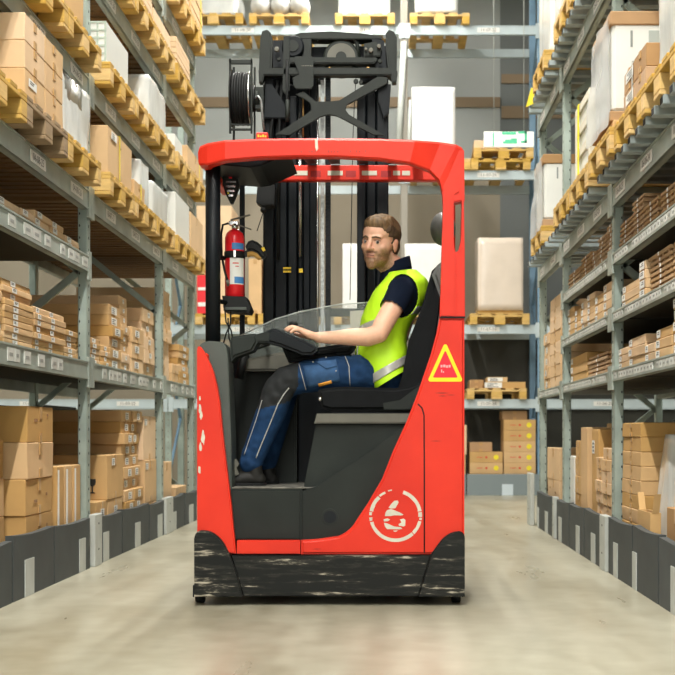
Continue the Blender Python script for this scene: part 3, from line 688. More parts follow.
def cabinet(fr, u0, u1, v0, v1, z0, z1, label, big=True):
    r = empty('packed_white_cabinet', fr.p((u0+u1)/2, (v0+v1)/2, z0), label, 'cabinet')
    h = .055
    m = MB(); fr.box(m, u0 - .015, u1 + .015, v0 - .015, v1 + .015, z0, z0 + h, 0, .005); m.build('cardboard_base', M_CARDD, r)
    m = MB(); fr.box(m, u0, u1, v0, v1, z0 + h, z1 - h, 0, .02); m.build('body', M_WHITE, r)
    m = MB(); fr.box(m, u0 - .012, u1 + .012, v0 - .012, v1 + .012, z1 - h - .02, z1, 0, .005); m.build('cardboard_cap', M_CARDD, r)
    m = MB(); fr.box(m, u0 - .003, u0 + .002, v0 + .10, v0 + .112, z1 - h - .14, z1 - h - .05, 0); m.build('handle_slot', M_INKG, r)
    if big: m = MB(); fr.box(m, u0 - .003, u0 + .002, v0 + .2, v0 + .40, z1 - h - .135, z1 - h - .05, 0); m.build('grey_window', M_WINDOW, r)
    m = MB(); fr.box(m, u0 - .003, u0 + .002, v0 + .09, v0 + .11, z0 + h, z0 + h + .02, 0); m.build('foot_slot', M_INKG, r)
    # loose film hanging on the aisle side
    bm = bmesh.new(); N = 14
    g = [[None]*(N+1) for _ in range(N+1)]
    for i in range(N+1):
        for j in range(N+1):
            t = i/N; s = j/N
            uu = u0 - .004 + (u1 - u0 + .02) * t; zq = z0 - .02 + (z1 - z0 + .0) * s
            vv = v0 - .02 - .02 * noise.noise(Vector((t*3, s*4, 1.3))) - .03 * (1 - s) * t
            g[i][j] = bm.verts.new(fr.p(uu, vv, zq))
    for i in range(N):
        for j in range(N): bm.faces.new([g[i][j], g[i+1][j], g[i+1][j+1], g[i][j+1]])
    mm = MB(); mm.bm(bm, 0, True); mm.build('film_wrap', M_FILM, r)
M_INKG = mat('grey_slot', (0.25, 0.27, 0.26), 0.5); M_WINDOW = mat('grey_display', (0.42, 0.46, 0.43), 0.3)
M_FILM = mat('clear_film', (0.78, 0.80, 0.80), 0.25, alpha=0.6, noise_amt=0.1, coat=0.3)
pk = []
for j in range(3):
    carton(FR, 7.09, 7.78, -.13 + .25*j, .11 + .25*j, zz, zz + .045, 'flat packing carton beneath the white cabinet, %s of three' % ('aisle-side', 'middle', 'inner')[j], 'packing cartons beneath the white cabinet', M_CARD, tape=False)
cabinet(FR, 7.14, 7.74, -.13, .62, zz + .0455, 3.15, 'tall white cabinet with cardboard cap wrapped in film, right rack')
def crate(fr, u0, u1, v0, v1, z0, z1, label):
    r = empty('lath_crate', fr.p((u0+u1)/2, (v0+v1)/2, z0), label, 'crate')
    for i, (a, b) in enumerate(((u0, v0), (u1 - .05, v0), (u0, v1 - .05), (u1 - .05, v1 - .05))):
        m = MB(); fr.box(m, a, a + .05, b, b + .05, z0, z1, 0, .003); m.build('corner_lath', M_CREAM, r)
    m = MB(); fr.box(m, u0 + .015, u1 - .015, v0 + .015, v1 - .015, z0 + .02, z1 - .02, 0); m.build('panel', M_WHITE, r)
    for k in range(4):
        zq = z0 + (z1 - z0 - .05) * k / 3
        m = MB(); fr.box(m, u0 + .051, u1 - .051, v0 + .002, v0 + .014, zq, zq + .05, 0); fr.box(m, u0 + .001, u0 + .014, v0 + .051, v1 - .051, zq, zq + .05, 0); m.build('cross_lath', M_CREAM, r)
    c = u0 + (u1 - u0) * .72
    m = MB(); fr.box(m, c - .022, c + .022, v0 - .008, v0 - .001, z0, z1, 0); fr.box(m, c - .022, c + .022, v0 - .004, v1, z1 + .0005, z1 + .004, 0); m.build('strap', M_YEL, r)
crate(FR, 8.10, 8.72, -.11, .05, zz, 2.99, 'narrow cream lath crate with a yellow strap, right rack')
carton(FR, 8.12, 8.78, .2, .9, zz, 2.72, 'brown carton tucked behind the cream lath crate', None, M_CARD)
cabinet(FR, 10.47, 11.05, -.11, .55, zz, 3.08, 'distant white cabinet with cardboard cap beside second right upright', False)
# ---- top level 3.67
z = 3.67 + .0455; zz = z + PZ
pallet(FR, 7.98, z, 'near yellow pallet on the top right level', v=-.14, group=GP)
pallet(FR, 8.85, z, 'middle yellow pallet on the top right level', v=-.14, group=GP)
pallet(FR, 10.25, z, 'far yellow pallet on the top right level', v=-.14, group=GP)
pallet(FR, 9.40 + .27, z, 'yellow pallet before the upright on top right level', v=-.14, group=GP) if False else None
carton(FR, 8.02, 8.70, -.07, .6, zz, zz + .5, 'brown carton at the top edge, near top right pallet', None, M_CARD2)
carton(FR, 8.90, 9.25, -.07, .6, zz, zz + .55, 'pink-brown carton beside top right wrapped load', None, M_CARD2)
wrapped(FR, 9.28, 10.05, -.10, .7, z, zz + .6, 'white wrapped load on the top right level', amp=.015)
wrapped(FR, 10.30, 11.15, -.10, .7, zz, zz + .75, 'farthest white wrapped load on the top right level', amp=.015)
# yellow corner tag dangling there
m = MB(); m.prism([(FR.xy(0, -.13)[0] - .045, 3.66), (FR.xy(0, -.13)[0] + .02, 3.69), (FR.xy(0, -.13)[0] + .035, 3.82), (FR.xy(0, -.13)[0] - .0, 3.83)], 11.27, 11.275, 'y', 0)
tag(m.build('yellow_flag', M_YDOT), 'small yellow flag at the far top corner of right rack', 'flag')

# ================================================================== end rack
def XP(x, Y=17.5): return (x - VX) * Y / F
GE = 'pallets on the end rack'
z = 6.315
for i, (a, w) in enumerate(((183, 'first'), (249, 'second'), (335, 'third'), (410, 'fourth'))):
    pallet(FE, XP(a, 17.4), z, '%s pallet from the left on the top end beam' % w, v=-.1, group=GE)
for j, a in enumerate((251, 271, 290)):
    m = MB(); c = Vector((XP(a + 10, 17.6), 17.6, z + PZ + .14)); m.ball(c, .14, (.98, 2.2, 1), 0, 20)
    tag(m.build('white_sack', M_SACK), 'round white wrapped roll, %s of three on the end rack' % ('left', 'middle', 'right')[j], 'roll', 'white rolls on end rack')
wrapped(FE, XP(186), XP(239), -.05, .9, z + PZ, z + PZ + .35, 'white wrapped load at far left of top end beam', amp=.01)
wrapped(FE, XP(337), XP(391), -.05, .9, z + PZ, z + PZ + .25, 'white wrapped load above the mast on end rack', amp=.01)
wrapped(FE, XP(415), XP(459), -.05, .9, z + PZ + .03, z + PZ + .45, 'strapped white load on the fourth end rack pallet', amp=.01)
z = 4.365
pallet(FE, XP(411, 17.4), z, 'end rack pallet under the white box beside the mast', v=-.1, group=GE)
wrapped(FE, XP(411), XP(456), -.05, .8, z + PZ, WZ(87, 17.45), 'tall white wrapped box right of the mast, end rack', M_SACK, amp=.006)
pallet(FE, XP(471, 17.4), z, 'lower of two stacked end rack pallets below exit sign', v=-.1, group=GE)
o = pallet(FE, XP(474, 17.4), z + .146, 'upper of two stacked end rack pallets below exit sign', v=-.1, group=GE)
carton(FE, XP(474), XP(502), -.04, .5, z + .2912, z + .2912 + .11, 'small carton on the stacked pallets under the exit sign', None, M_CARD2)
z = 2.29
pallet(FE, XP(470, 17.4), z, 'end rack pallet under the big wrapped brown box', v=-.1, group=GE)
o = wrapped(FE, XP(477), XP(524), -.05, .7, z + PZ + .05, WZ(237, 17.4), 'big film-wrapped brown box right of the red truck', M_WRAPC, amp=.008, cat='box')
m = MB(); FE.box(m, XP(478), XP(523), 0, .7, z + PZ, z + PZ + .05, 0); tag(m.build('bearer_boards', M_WOOD), 'bearer boards between the big wrapped box and its pallet', 'boards')
pallet(FE, XP(395, 17.4), z, 'end rack pallet behind the driver', v=-.1, group=GE)
m_ = wrapped(FE, XP(404), XP(444), -.05, .7, z + PZ, WZ(243, 17.4), 'white lidded box behind the driver, end rack', M_SACK, amp=.006)
for a, b, t, lab in ((342, 359, 243, 'narrow white wrapped box left of the right mast column'), ):
    wrapped(FE, XP(a), XP(b), -.05, .7, z + PZ, WZ(t, 17.4), lab, M_SACK, amp=.006)
pallet(FE, XP(334, 17.4), z, 'end rack pallet seen between the mast columns', v=-.1, group=GE)
pallet(FE, XP(195, 17.4), z, 'end rack pallet beside the red placard', v=-.1, group=GE)
pallet(FE, XP(258, 17.4), z, 'end rack pallet behind the fire extinguisher', v=-.1, group=GE)
carton(FE, XP(197), XP(232), -.04, .7, z + PZ, WZ(205, 17.4), 'tall pinkish carton left of the fire extinguisher, end rack', None, M_CARD2)
carton(FE, XP(249), XP(262), -.04, .7, z + PZ, WZ(258, 17.4), 'narrow pale carton seen right of the fire extinguisher', None, M_CARD2)
carton(FE, XP(264), XP(306), -.04, .7, z + PZ, WZ(225, 17.4), 'tall carton hidden mostly by the left mast columns', None, M_CARD2)
r = empty('red_placard', (XP(202), 17.36, 2.30), 'red and white placard at the end of the left rack', 'sign')
m = MB(); FE.box(m, XP(198), XP(210), -.09, -.07, 2.435, WZ(270, 17.36), 0, .003); m.build('board', mat('placard_red', (.75, .03, .04), .4), r)
m = MB(); FE.box(m, XP(199), XP(209), -.096, -.0905, WZ(306, 17.36), WZ(302, 17.36), 0); FE.box(m, XP(199), XP(209), -.096, -.0905, WZ(290, 17.36), WZ(287, 17.36), 0); m.build('white_bars', M_LABEL, r)
z = 1.29
pallet(FE, XP(467, 17.4), z, 'end rack pallet under two flat cartons, second level', v=-.1, group=GE)
carton(FE, XP(485), XP(525), -.06, .4, z + PZ, z + PZ + .085, 'flat carton with yellow dot on second-level end pallet', None, M_CARD, lab=[(.2, .5, .23, .07)], tape=False)
carton(FE, XP(487), XP(507), -.05, .4, z + PZ + .086, z + PZ + .15, 'small white-labelled flat carton, upper on second-level end pallet', None, M_CARD, lab=[(.4, .5, .2, .05)], tape=False)
carton(FE, XP(470), XP(484), .1, .6, z + PZ, z + PZ + .12, 'dark carton at left of the second-level end pallet', None, M_CARDD)
# floor level of the end rack
G = 'yellow-dotted cartons on the floor of the end rack'
def dotted(x0, x1, z0, h, lab, v=.03, dots=1):
    o = carton(FE, XP(x0), XP(x1), v, v + .5, z0, z0 + h - .001, lab, G, M_CARD, tape=False, jit=.001)
    m = MB(); c = XP(x1) - .09
    m.disc((c, 17.5 + v - .0015, z0 + h/2), (0, -1, 0), .034, .002, 18, 0); m.build('yellow_dot', M_YDOT, o)
    m = MB(); c = (XP(x0) + XP(x1)) / 2
    m.disc((c, 17.5 + v - .0015, z0 + h/2), (0, -1, 0), .016, .002, 10, 0); m.box(c - .13, c - .05, 17.5 + v - .0025, 17.5 + v - .001, z0 + h/2 - .004, z0 + h/2 + .004, 0); m.build('red_print', M_RDOT, o)
hh = .145; b0 = .0
for k in range(4): dotted(470, 503, b0 + hh*k, hh, 'yellow-dotted carton, %s of left end floor stack' % ['bottom', 'third from top', 'second from top', 'topmost'][k])
for k in range(7): dotted(504 + (3 if k >= 5 else 0)*0, 536, b0 + hh*k, hh, 'yellow-dotted carton, %s of right end floor stack' % ['bottom', 'sixth from top', 'fifth from top', 'fourth from top', 'third from top', 'second from top', 'topmost'][k])
carton(FE, XP(470), XP(493), .12, .6, hh*4, hh*4 + .13, 'darker carton on top of the left end floor stack', G, M_CARDD)
carton(FE, XP(503), XP(528), .12, .6, hh*7, hh*7 + .12, 'darker carton on top of the right end floor stack', G, M_CARDD)
for k, (x0, x1, t, w) in enumerate(((455, 467, 425, 'upper'), (440, 466, 455, 'lower'))):
    carton(FE, XP(x0), XP(x1), .05 + .02*k, .5, 0 if k else zl(455, 17.5)+.002, zl(t, 17.5), '%s pale carton peeping out right of the truck, end floor' % w, G, M_CARD2)
for i, (a, b, w) in enumerate(((196, 262, 'left'), (263, 330, 'middle left'), (331, 403, 'middle right'), (404, 466, 'right'), (467, 545, 'farthest right'))):
    m = MB(); FE.box(m, XP(a, 17.4), XP(b, 17.4), -.10, -.06, 0, .285, 0, .003)
    r = empty('end_guard_board', ((XP(a, 17.4) + XP(b, 17.4))/2, 17.42, 0), '%s grey guard board across the foot of the end rack' % w, 'guard board', 'end rack guard boards'); m.build('board', M_BOARDE, r) if False else m.build('board', mat('slate_board', (.20, .24, .25), .6), r)
    m = MB(); c = XP(a + (b - a) * .52, 17.4); FE.box(m, c - .075, c + .075, -.106, -.101, .001, .15, 0); m.build('pale_label', mat('pale_blue_label', (.55, .63, .68), .5), r)
# exit sign hung in the cross aisle
Y = 15.6
r = empty('exit_sign', P(509, 138, Y), 'white and green emergency exit sign beyond the right rack', 'sign')
m = MB(); a = P(484, 150, Y); b = P(534, 130, Y); m.box(a.x, b.x, Y, Y + .03, WZ(147, Y), WZ(131.5, Y), 0, .006)
m.build('housing', mat('sign_white', (.85, .86, .84), .4, emit=(.9, .95, .9), estr=.25), r)
M_SGREEN = mat('sign_green', (.10, .62, .34), .5); g = MB(); GY = Y - .003
def gbox(x0, x1, y0, y1): g.box(WX(x0, Y), WX(x1, Y), GY, Y + .001, WZ(y1, Y), WZ(y0, Y), 0)
gbox(502, 516, 131.8, 134.6); g.build('green_bar', M_SGREEN, r); g = MB(); gbox(492.6, 494, 132.5, 146); g.build('green_bar', M_SGREEN, r); g = MB(); gbox(524.5, 527, 131.5, 143); gbox(518, 527, 131.3, 133.5); gbox(521, 527, 140.8, 143); g.build('green_frame', M_SGREEN, r); g = MB(); gbox(503, 517, 141.2, 143.6); gbox(505, 517, 139.5, 141.2); gbox(511, 517, 138.4, 139.8)
g.build('green_pictogram', M_SGREEN, r)
w = MB()
for k in range(2): w.tube([(WX(494 + 30*k, Y), Y + .015, WZ(131.5, Y)), (WX(494 + 30*k, Y), Y + .015, 8.99)], .004, 6)
w.build('hanging_wires', M_STRIP, r)
# tall leaning pipes behind the mast, on the end rack
for k, (x0, x1, yt, yb, rr) in enumerate(((404, 397.5, 42, 140, .042), (410.5, 408, 100, 140, .022))):
    m = MB(); m.tube([P(x0, yt, 17.46), Vector((WX(x1, 17.46), 17.46, 4.366))], rr, 14)
    tag(m.build('grey_pipe', M_STRIP), ('thick', 'thin')[k] + ' grey downpipe leaning on the end rack behind the mast', 'pipe')
# loads on the second left row seen through the gap, and beneath the right shelf
for i, (u, h, w) in enumerate(((4.0, .8, 'nearest'), (6.1, .75, 'second'), (6.95, .55, 'third'), (8.8, .72, 'fourth'), (9.7, .66, 'fifth'), (11.5, .8, 'sixth'), (12.6, .62, 'seventh'))):
    pallet(FL2, u, 1.20, '%s pallet on the rack behind the left one' % w, v=0, group='pallets on the rear left row')
    wrapped(FL2, u + .03, u + .77, .05, 1.05, 1.20 + PZ, 1.20 + PZ + h, '%s pale wrapped load seen through the left rack gap' % w, (M_SACK, M_WRAPC)[i % 2], amp=.01, nn=6)
# ================================================================== the reach truck
def red_mat(nm='worn_red_paint'):
    m = bpy.data.materials.new(nm); m.use_nodes = True
    nt = m.node_tree; b = nt.nodes['Principled BSDF']; L = nt.links
    tc = nt.nodes.new('ShaderNodeTexCoord')
    n = nt.nodes.new('ShaderNodeTexNoise'); n.inputs['Scale'].default_value = 3; n.inputs['Detail'].default_value = 8
    L.new(tc.outputs['Object'], n.inputs['Vector'])
    rp = nt.nodes.new('ShaderNodeValToRGB'); e = rp.color_ramp.elements
    e[0].position = .3; e[0].color = (.60, .022, .009, 1); e[1].position = .7; e[1].color = (.74, .034, .013, 1)
    L.new(n.outputs['Fac'], rp.inputs['Fac'])
    mp = nt.nodes.new('ShaderNodeMapping'); mp.inputs['Scale'].default_value = (1.2, 1, 9)
    n2 = nt.nodes.new('ShaderNodeTexNoise'); n2.inputs['Scale'].default_value = 5; n2.inputs['Detail'].default_value = 10; n2.inputs['Roughness'].default_value = .7
    L.new(tc.outputs['Object'], mp.inputs['Vector']); L.new(mp.outputs['Vector'], n2.inputs['Vector'])
    r2 = nt.nodes.new('ShaderNodeValToRGB'); e = r2.color_ramp.elements
    e[0].position = .68; e[0].color = (0, 0, 0, 1); e[1].position = .80; e[1].color = (1, 1, 1, 1)
    L.new(n2.outputs['Fac'], r2.inputs['Fac'])
    mx = nt.nodes.new('ShaderNodeMix'); mx.data_type = 'RGBA'
    L.new(r2.outputs['Color'], mx.inputs[0]); L.new(rp.outputs['Color'], mx.inputs[6]); mx.inputs[7].default_value = (.85, .22, .10, 1)
    L.new(mx.outputs[2], b.inputs['Base Color'])
    b.inputs['Roughness'].default_value = .42; b.inputs['Specular IOR Level'].default_value = .3
    return m
def bumper_mat():
    m = bpy.data.materials.new('scuffed_black_bumper'); m.use_nodes = True
    nt = m.node_tree; b = nt.nodes['Principled BSDF']; L = nt.links
    tc = nt.nodes.new('ShaderNodeTexCoord')
    def nz(sc, sx, sz, det=8, rough=.6):
        mp = nt.nodes.new('ShaderNodeMapping'); mp.inputs['Scale'].default_value = (sx, 1, sz)
        n = nt.nodes.new('ShaderNodeTexNoise'); n.inputs['Scale'].default_value = sc; n.inputs['Detail'].default_value = det; n.inputs['Roughness'].default_value = rough
        L.new(tc.outputs['Object'], mp.inputs['Vector']); L.new(mp.outputs['Vector'], n.inputs['Vector']); return n
    n1 = nz(3.5, .7, 8); n2 = nz(24, .6, 3)
    mx = nt.nodes.new('ShaderNodeMix'); mx.data_type = 'FLOAT'; mx.inputs[0].default_value = .35
    L.new(n1.outputs['Fac'], mx.inputs[2]); L.new(n2.outputs['Fac'], mx.inputs[3])
    rp = nt.nodes.new('ShaderNodeValToRGB'); e = rp.color_ramp.elements
    e[0].position = .49; e[0].color = (.007, .008, .007, 1); e[1].position = .635; e[1].color = (.50, .45, .35, 1)
    k = rp.color_ramp.elements.new(.565); k.color = (.026, .025, .020, 1); b.inputs['Specular IOR Level'].default_value = .25
    L.new(mx.outputs[0], rp.inputs['Fac']); L.new(rp.outputs['Color'], b.inputs['Base Color']); b.inputs['Roughness'].default_value = .5
    return m
M_RED = red_mat(); M_BUMP = bumper_mat()
M_BLK = mat('black_mast_steel', (.006, .009, .012), .5, 0, noise_amt=.3, noise_scale=4, spec=.25)
M_GUN = mat('dark_grey_steel', (.019, .024, .020), .55, 0, noise_amt=.3, noise_scale=5, spec=.35)
M_RUB = mat('black_rubber', (.010, .011, .011), .6, spec=.3)
M_PLD = mat('dark_grey_plastic', (.019, .024, .021), .6, noise_amt=.3, noise_scale=6, spec=.3)
M_PLG = mat('mid_grey_plastic', (.075, .088, .077), .5, noise_amt=.2, noise_scale=3)
M_PLT = mat('dusty_grey_plastic', (.16, .155, .125), .55, noise_amt=.35, noise_scale=4)
M_DUST = mat('dusty_step_mat', (.20, .19, .16), .85, noise_amt=.6, noise_scale=14, col2=(.04, .04, .035))
M_SEAT = mat('black_seat_fabric', (.007, .008, .009), .8, noise_amt=.3, noise_scale=20, spec=.2)
M_SEATG = mat('grey_seat_shell', (.10, .105, .10), .5)
M_CHROME = mat('bright_steel', (.62, .63, .62), .22, 1.0)
M_CHAIN = mat('pale_chain', (.50, .53, .52), .45, .4, noise_amt=.5, noise_scale=60)
M_BRASS = mat('brass_rod', (.55, .33, .12), .3, .8)
M_REDB = mat('bright_red_enamel', (.78, .012, .02), .3, coat=.3)
M_SIGNR = mat('sign_red', (.80, .012, .03), .5); M_SIGNY = mat('sign_yellow', (.90, .66, .01), .5)
M_OFFW = mat('worn_white_paint', (.66, .63, .52), .6, noise_amt=.15, noise_scale=30)
M_BLUEL = mat('blue_label_print', (.06, .22, .50), .5)
M_AMB = mat('yellow_marking', (.80, .55, .02), .5)

Y0 = 6.30                      # the side of the truck towards the camera
TRUCK = empty('reach_truck', (WX(331, 6.8), 6.85, 0), 'worn red and black sit-in reach truck standing across the middle of the aisle', 'forklift')
def T(m, name, mats, parent=None, **k): return m.build(name, mats, parent or TRUCK, **k)
def poly(pts, Y=Y0): return [(WX(x, Y), WZ(y, Y)) for x, y in pts]
def bez(p0, p1, p2, n=6): return [((1-t)**2*p0[0]+2*t*(1-t)*p1[0]+t*t*p2[0], (1-t)**2*p0[1]+2*t*(1-t)*p1[1]+t*t*p2[1]) for t in [i/n for i in range(n+1)]]

# base and bumper
m = MB(); m.prism(poly([(232, 555.5), (430, 555.5), (424, 575), (418, 596), (244, 596), (238, 575)]), Y0 - .012, Y0 + .05, 'y', 0, .006)
T(m, 'side_bumper', M_BUMP)
m = MB(); m.prism(poly([(195, 596), (195, 538)] + bez((195, 538), (196, 530), (203, 530)) + bez((203, 530), (216, 530), (225, 544)) + [(231, 556), (237, 572), (243.3, 596)]), Y0 - .03, Y0 + .12, 'y', 0, .022, 3)
T(m, 'corner_guard', M_BUMP)
m = MB(); m.prism(poly([(464.5, 596), (464.5, 538)] + bez((464.5, 538), (464.5, 531), (458, 531)) + bez((458, 531), (446, 532), (438, 544)) + [(431.5, 553), (426.5, 570), (418.7, 596)]), Y0 - .03, Y0 + .12, 'y', 0, .022, 3)
T(m, 'corner_guard', M_BUMP)
xl, xr = WX(198, Y0), WX(463, Y0)
m = MB(); m.box(xl + .01, xr - .01, Y0 + .051, 7.22, .06, .265, 0, .01); T(m, 'chassis', M_BLK)
for a, b, nm in ((xl - .0, xl + .045, 'end_bumper'), (xr - .045, xr + .0, 'end_bumper')):
    m = MB(); m.box(a, b, Y0 + .125, 7.22, .045, .30, 0, .008); T(m, nm, M_BUMP)
for px in (200.5, 456):
    c = P(px, 599, Y0 + .10); w = .022
    m = MB(); m.disc((c.x - w, Y0 + .10, .042), (1, 0, 0), .042, 2*w, 24, 0, bev=.005); T(m, 'caster_wheel', M_RUB)
    m = MB(); m.box(c.x - .034, c.x - .027, Y0 + .075, Y0 + .125, .03, .085, 0); m.box(c.x + .027, c.x + .034, Y0 + .075, Y0 + .125, .03, .085, 0); m.box(c.x - .034, c.x + .034, Y0 + .075, Y0 + .125, .078, .088, 0); T(m, 'caster_bracket', M_BLK)
m = MB(); m.disc((WX(331, 6.8) - .06, 6.75, .0), (1, 0, 0), .001, .001, 8)
m = MB(); m.disc((.12, 6.85, .165), (1, 0, 0), .165, .10, 40, 0, bev=.01); T(m, 'drive_wheel', M_RUB)

# red shell
lf = [(197, 552), (197, 350)] + bez((197, 350), (197, 345), (200, 346.5), 3) + [(203.5, 351), (206.5, 357), (210, 364), (213.5, 373), (217, 387), (219.5, 402), (222.6, 434), (225, 456), (228, 480), (230.8, 504), (233, 528), (235.8, 553.5)]
m = MB(); m.prism(poly(lf), Y0, Y0 + .055, 'y', 0, .012, 3); T(m, 'left_body_panel', M_RED)
m = MB(); m.prism(poly([(236.8, 554), (236.8, 540.6), (300.2, 540.6), (300.2, 554)]), Y0 + .003, Y0 + .05, 'y', 0, .004); T(m, 'sill_panel', M_RED)
inner = [(439.8, 310), (436.6, 333), (431, 354), (425.5, 370), (417, 395), (406, 423), (393, 451), (382, 479), (368, 503), (356, 521)] + bez((356, 521), (350, 532), (338, 536.5), 6)
body = [(301, 554.5), (301, 540.5), (318, 539.3)] + inner[::-1] 
body = [(301, 554.5), (301, 540.5), (318, 539.3)] + [(338, 536.5)] + bez((338, 536.5), (350, 532), (356, 521), 6)[1:] + [(368, 503), (382, 479), (393, 451), (406, 423), (417, 395), (425.5, 370), (431, 354), (436.6, 333), (439.5, 318), (464.5, 318), (464.5, 554.5)]
m = MB(); m.prism(poly(body), Y0, Y0 + .055, 'y', 0, .012, 3); T(m, 'right_body_panel', M_RED)
# pillar with the see-through slot, split round the slot
s_l, s_r = 453.8, 461.2
pl = [(439.8, 317), (440.8, 290), (441.6, 262), (442.6, 230), (443.2, 205), (442.8, 190)]
m = MB()
left_part = [(439.8, 317)] + pl[1:] + [(442.2, 186), (455, 170), (461, 192), (456, 193)] + bez((456, 193), (453.8, 197), (453.8, 206), 4) + bez((453.8, 240), (454, 250), (456, 252), 4) + [(456, 317)]
m.prism(poly(left_part), Y0 + .0, Y0 + .10, 'y', 0, .008, 2)
right_part = [(456, 317), (456, 252), (458.5, 250.5), (461.2, 240), (462, 205), (461.6, 196), (461, 192), (463.6, 186), (464.8, 250), (465, 317)]
m.prism(poly(right_part), Y0 + .0, Y0 + .10, 'y', 0, .004, 2)
T(m, 'rear_pillar', M_RED)
# roof front rail: bowed outwards in plan, thick, ends curling down
def rail():
    top = [(198, 150), (199.5, 146), (207, 142.8), (225, 139.8), (262, 138.2), (300, 137.8), (340, 137.8), (380, 138.3), (415, 139.6), (440, 141.5), (456, 144), (462, 147.2), (464, 151)]
    bot = [(198.3, 163), (199.5, 165), (207, 165), (225, 160.5), (262, 157.5), (300, 156.5), (340, 156.8), (380, 159), (410, 163.3), (430, 170.8), (439.5, 181), (443.2, 195), (443.2, 205)]
    bm = bmesh.new(); rings = []
    for i, ((tx, ty), (bx, by)) in enumerate(zip(top, bot)):
        e = max(0, (abs(tx - 331) - 100) / 33.); yb = Y0 - .03 + .07 * min(1, e) ** 2
        if i >= 9: yb = Y0 + .0 + .03 * max(0, (i - 10) / 2.) ** 2
        x = WX(tx, yb); zt = WZ(ty, yb); zb = WZ(by, yb); xb = WX(bx, yb)
        d = .06 if 2 < i < 11 else .09
        rings.append([bm.verts.new(c) for c in ((x, yb + .012, zt), (x, yb, zt - .012), (xb, yb, zb + .008), (xb, yb + .008, zb), (xb, yb + d, zb), (x, yb + d + .005, zt - .004))])
    for a, b in zip(rings, rings[1:]):
        for k in range(6): bm.faces.new([a[k], a[(k+1) % 6], b[(k+1) % 6], b[k]])
    bm.faces.new(rings[0][::-1]); bm.faces.new(rings[-1]); bmesh.ops.recalc_face_normals(bm, faces=bm.faces[:])
    m = MB(); m.bm(bm, 0, False)
    m.prism(poly([(455.5, 146), (464.2, 150), (464.8, 200), (443.4, 205), (442, 186), (432, 168)]), Y0 + .005, Y0 + .095, 'y', 0, .006)
    return m
T(rail(), 'roof_front_rail', M_RED)
ZR = WZ(141, Y0)
m = MB(); m.box(WX(198.5, Y0), WX(198.5, Y0) + .05, Y0 + .11, 7.15, ZR - .11, ZR - .005, 0, .01); T(m, 'roof_side_rail', M_RED)
m = MB(); m.box(WX(464, Y0) - .05, WX(464, Y0), Y0 + .10, 7.15, ZR - .11, ZR - .005, 0, .01); T(m, 'roof_side_rail', M_RED)
YB = 7.15
m = MB(); m.box(WX(265, YB), xr - .06, YB - .03, YB + .03, WZ(181.5, YB), WZ(166, YB), 0, .006); rr_ = T(m, 'roof_back_rail', M_RED)
m = MB()
for a, b in ((294, 308), (328, 343), (362, 377), (393, 400), (402, 410)): m.box(WX(a, YB), WX(b, YB), YB - .034, YB - .031, WZ(176.5, YB), WZ(172, YB), 0)
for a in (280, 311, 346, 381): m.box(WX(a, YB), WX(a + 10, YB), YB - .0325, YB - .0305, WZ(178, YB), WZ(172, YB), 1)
T(m, 'white_slots', [M_OFFW, mat('dark_red', (.35, .01, .01), .5)], rr_)  # second material: darker red patches beside the white slots
for i, px in enumerate((302, 328, 360, 392, 420)):                       # black roof bars running back from the front rail
    xx = WX(px, Y0); m = MB(); m.obox((xx, Y0 + .05, ZR - .03), (xx + (.0), YB - .0, WZ(164, YB) + .02), .05, .04, 0); T(m, 'roof_bar', M_BLK)
m = MB(); m.prism(poly([(203, 163), (262, 156), (291, 156), (262, 169), (252, 170.5), (222, 168), (206, 166)], 6.5), 6.42, 6.95, 'y', 0, .01); T(m, 'roof_duct', M_BLK)
# front left post
m = MB(); m.tube([P(213, 166, 6.48), P(213, 345, 6.48)], .0375 , 20); T(m, 'front_post', M_BLK)
m = MB(); m.box(WX(240, 7.0), WX(244.5, 7.0), 6.98, 7.02, 1.3, WZ(176, 7.0), 0); T(m, 'back_post', M_BLK)
# seam line
m = MB(); sp = [(418, 404), (422, 408), (424, 415), (424.3, 470), (424.3, 553)]
m.tube([P(x, y, Y0 - .0) for x, y in sp], .0038, 6); T(m, 'panel_gap', M_HOLE)
m = MB(); m.box(WX(440, Y0), WX(465, Y0), Y0 - .002, Y0 + .02, WZ(318.0, Y0), WZ(316.6, Y0)); T(m, 'panel_gap', M_HOLE)
# worn spots on the left panel
m = MB()
for (cx, cy, w, h) in ((203, 437, 2.2, 9), (200.5, 447, 1.6, 5), (200, 409, 1.5, 6), (201, 416, 1.8, 5), (199.5, 470, 1.4, 5), (200, 398, 1.0, 3)):
    pts = []
    for k in range(11):
        t = 2*PI*k/11; rr = R.uniform(.6, 1.1); pts.append((cx + w*math.cos(t)*rr, cy + h*math.sin(t)*rr))
    m.prism(poly(pts), Y0 - .0008, Y0 + .002, 'y', 0)
T(m, 'paint_chips', M_OFFW)
# a few scuffs on the right panel
m = MB()
for (a, b, y, h) in ((434, 450, 393, .8), (438, 447, 396, .6), (430, 442, 441, .5), (446, 456, 395, .5), (312, 322, 549, .5)):
    m.prism(poly([(a, y), ((a+b)/2, y - h), (b, y), ((a+b)/2, y + h)]), Y0 - .0006, Y0 + .002, 'y', 0)
T(m, 'scuff_marks', mat('scuff_dark', (.35, .02, .01), .6))
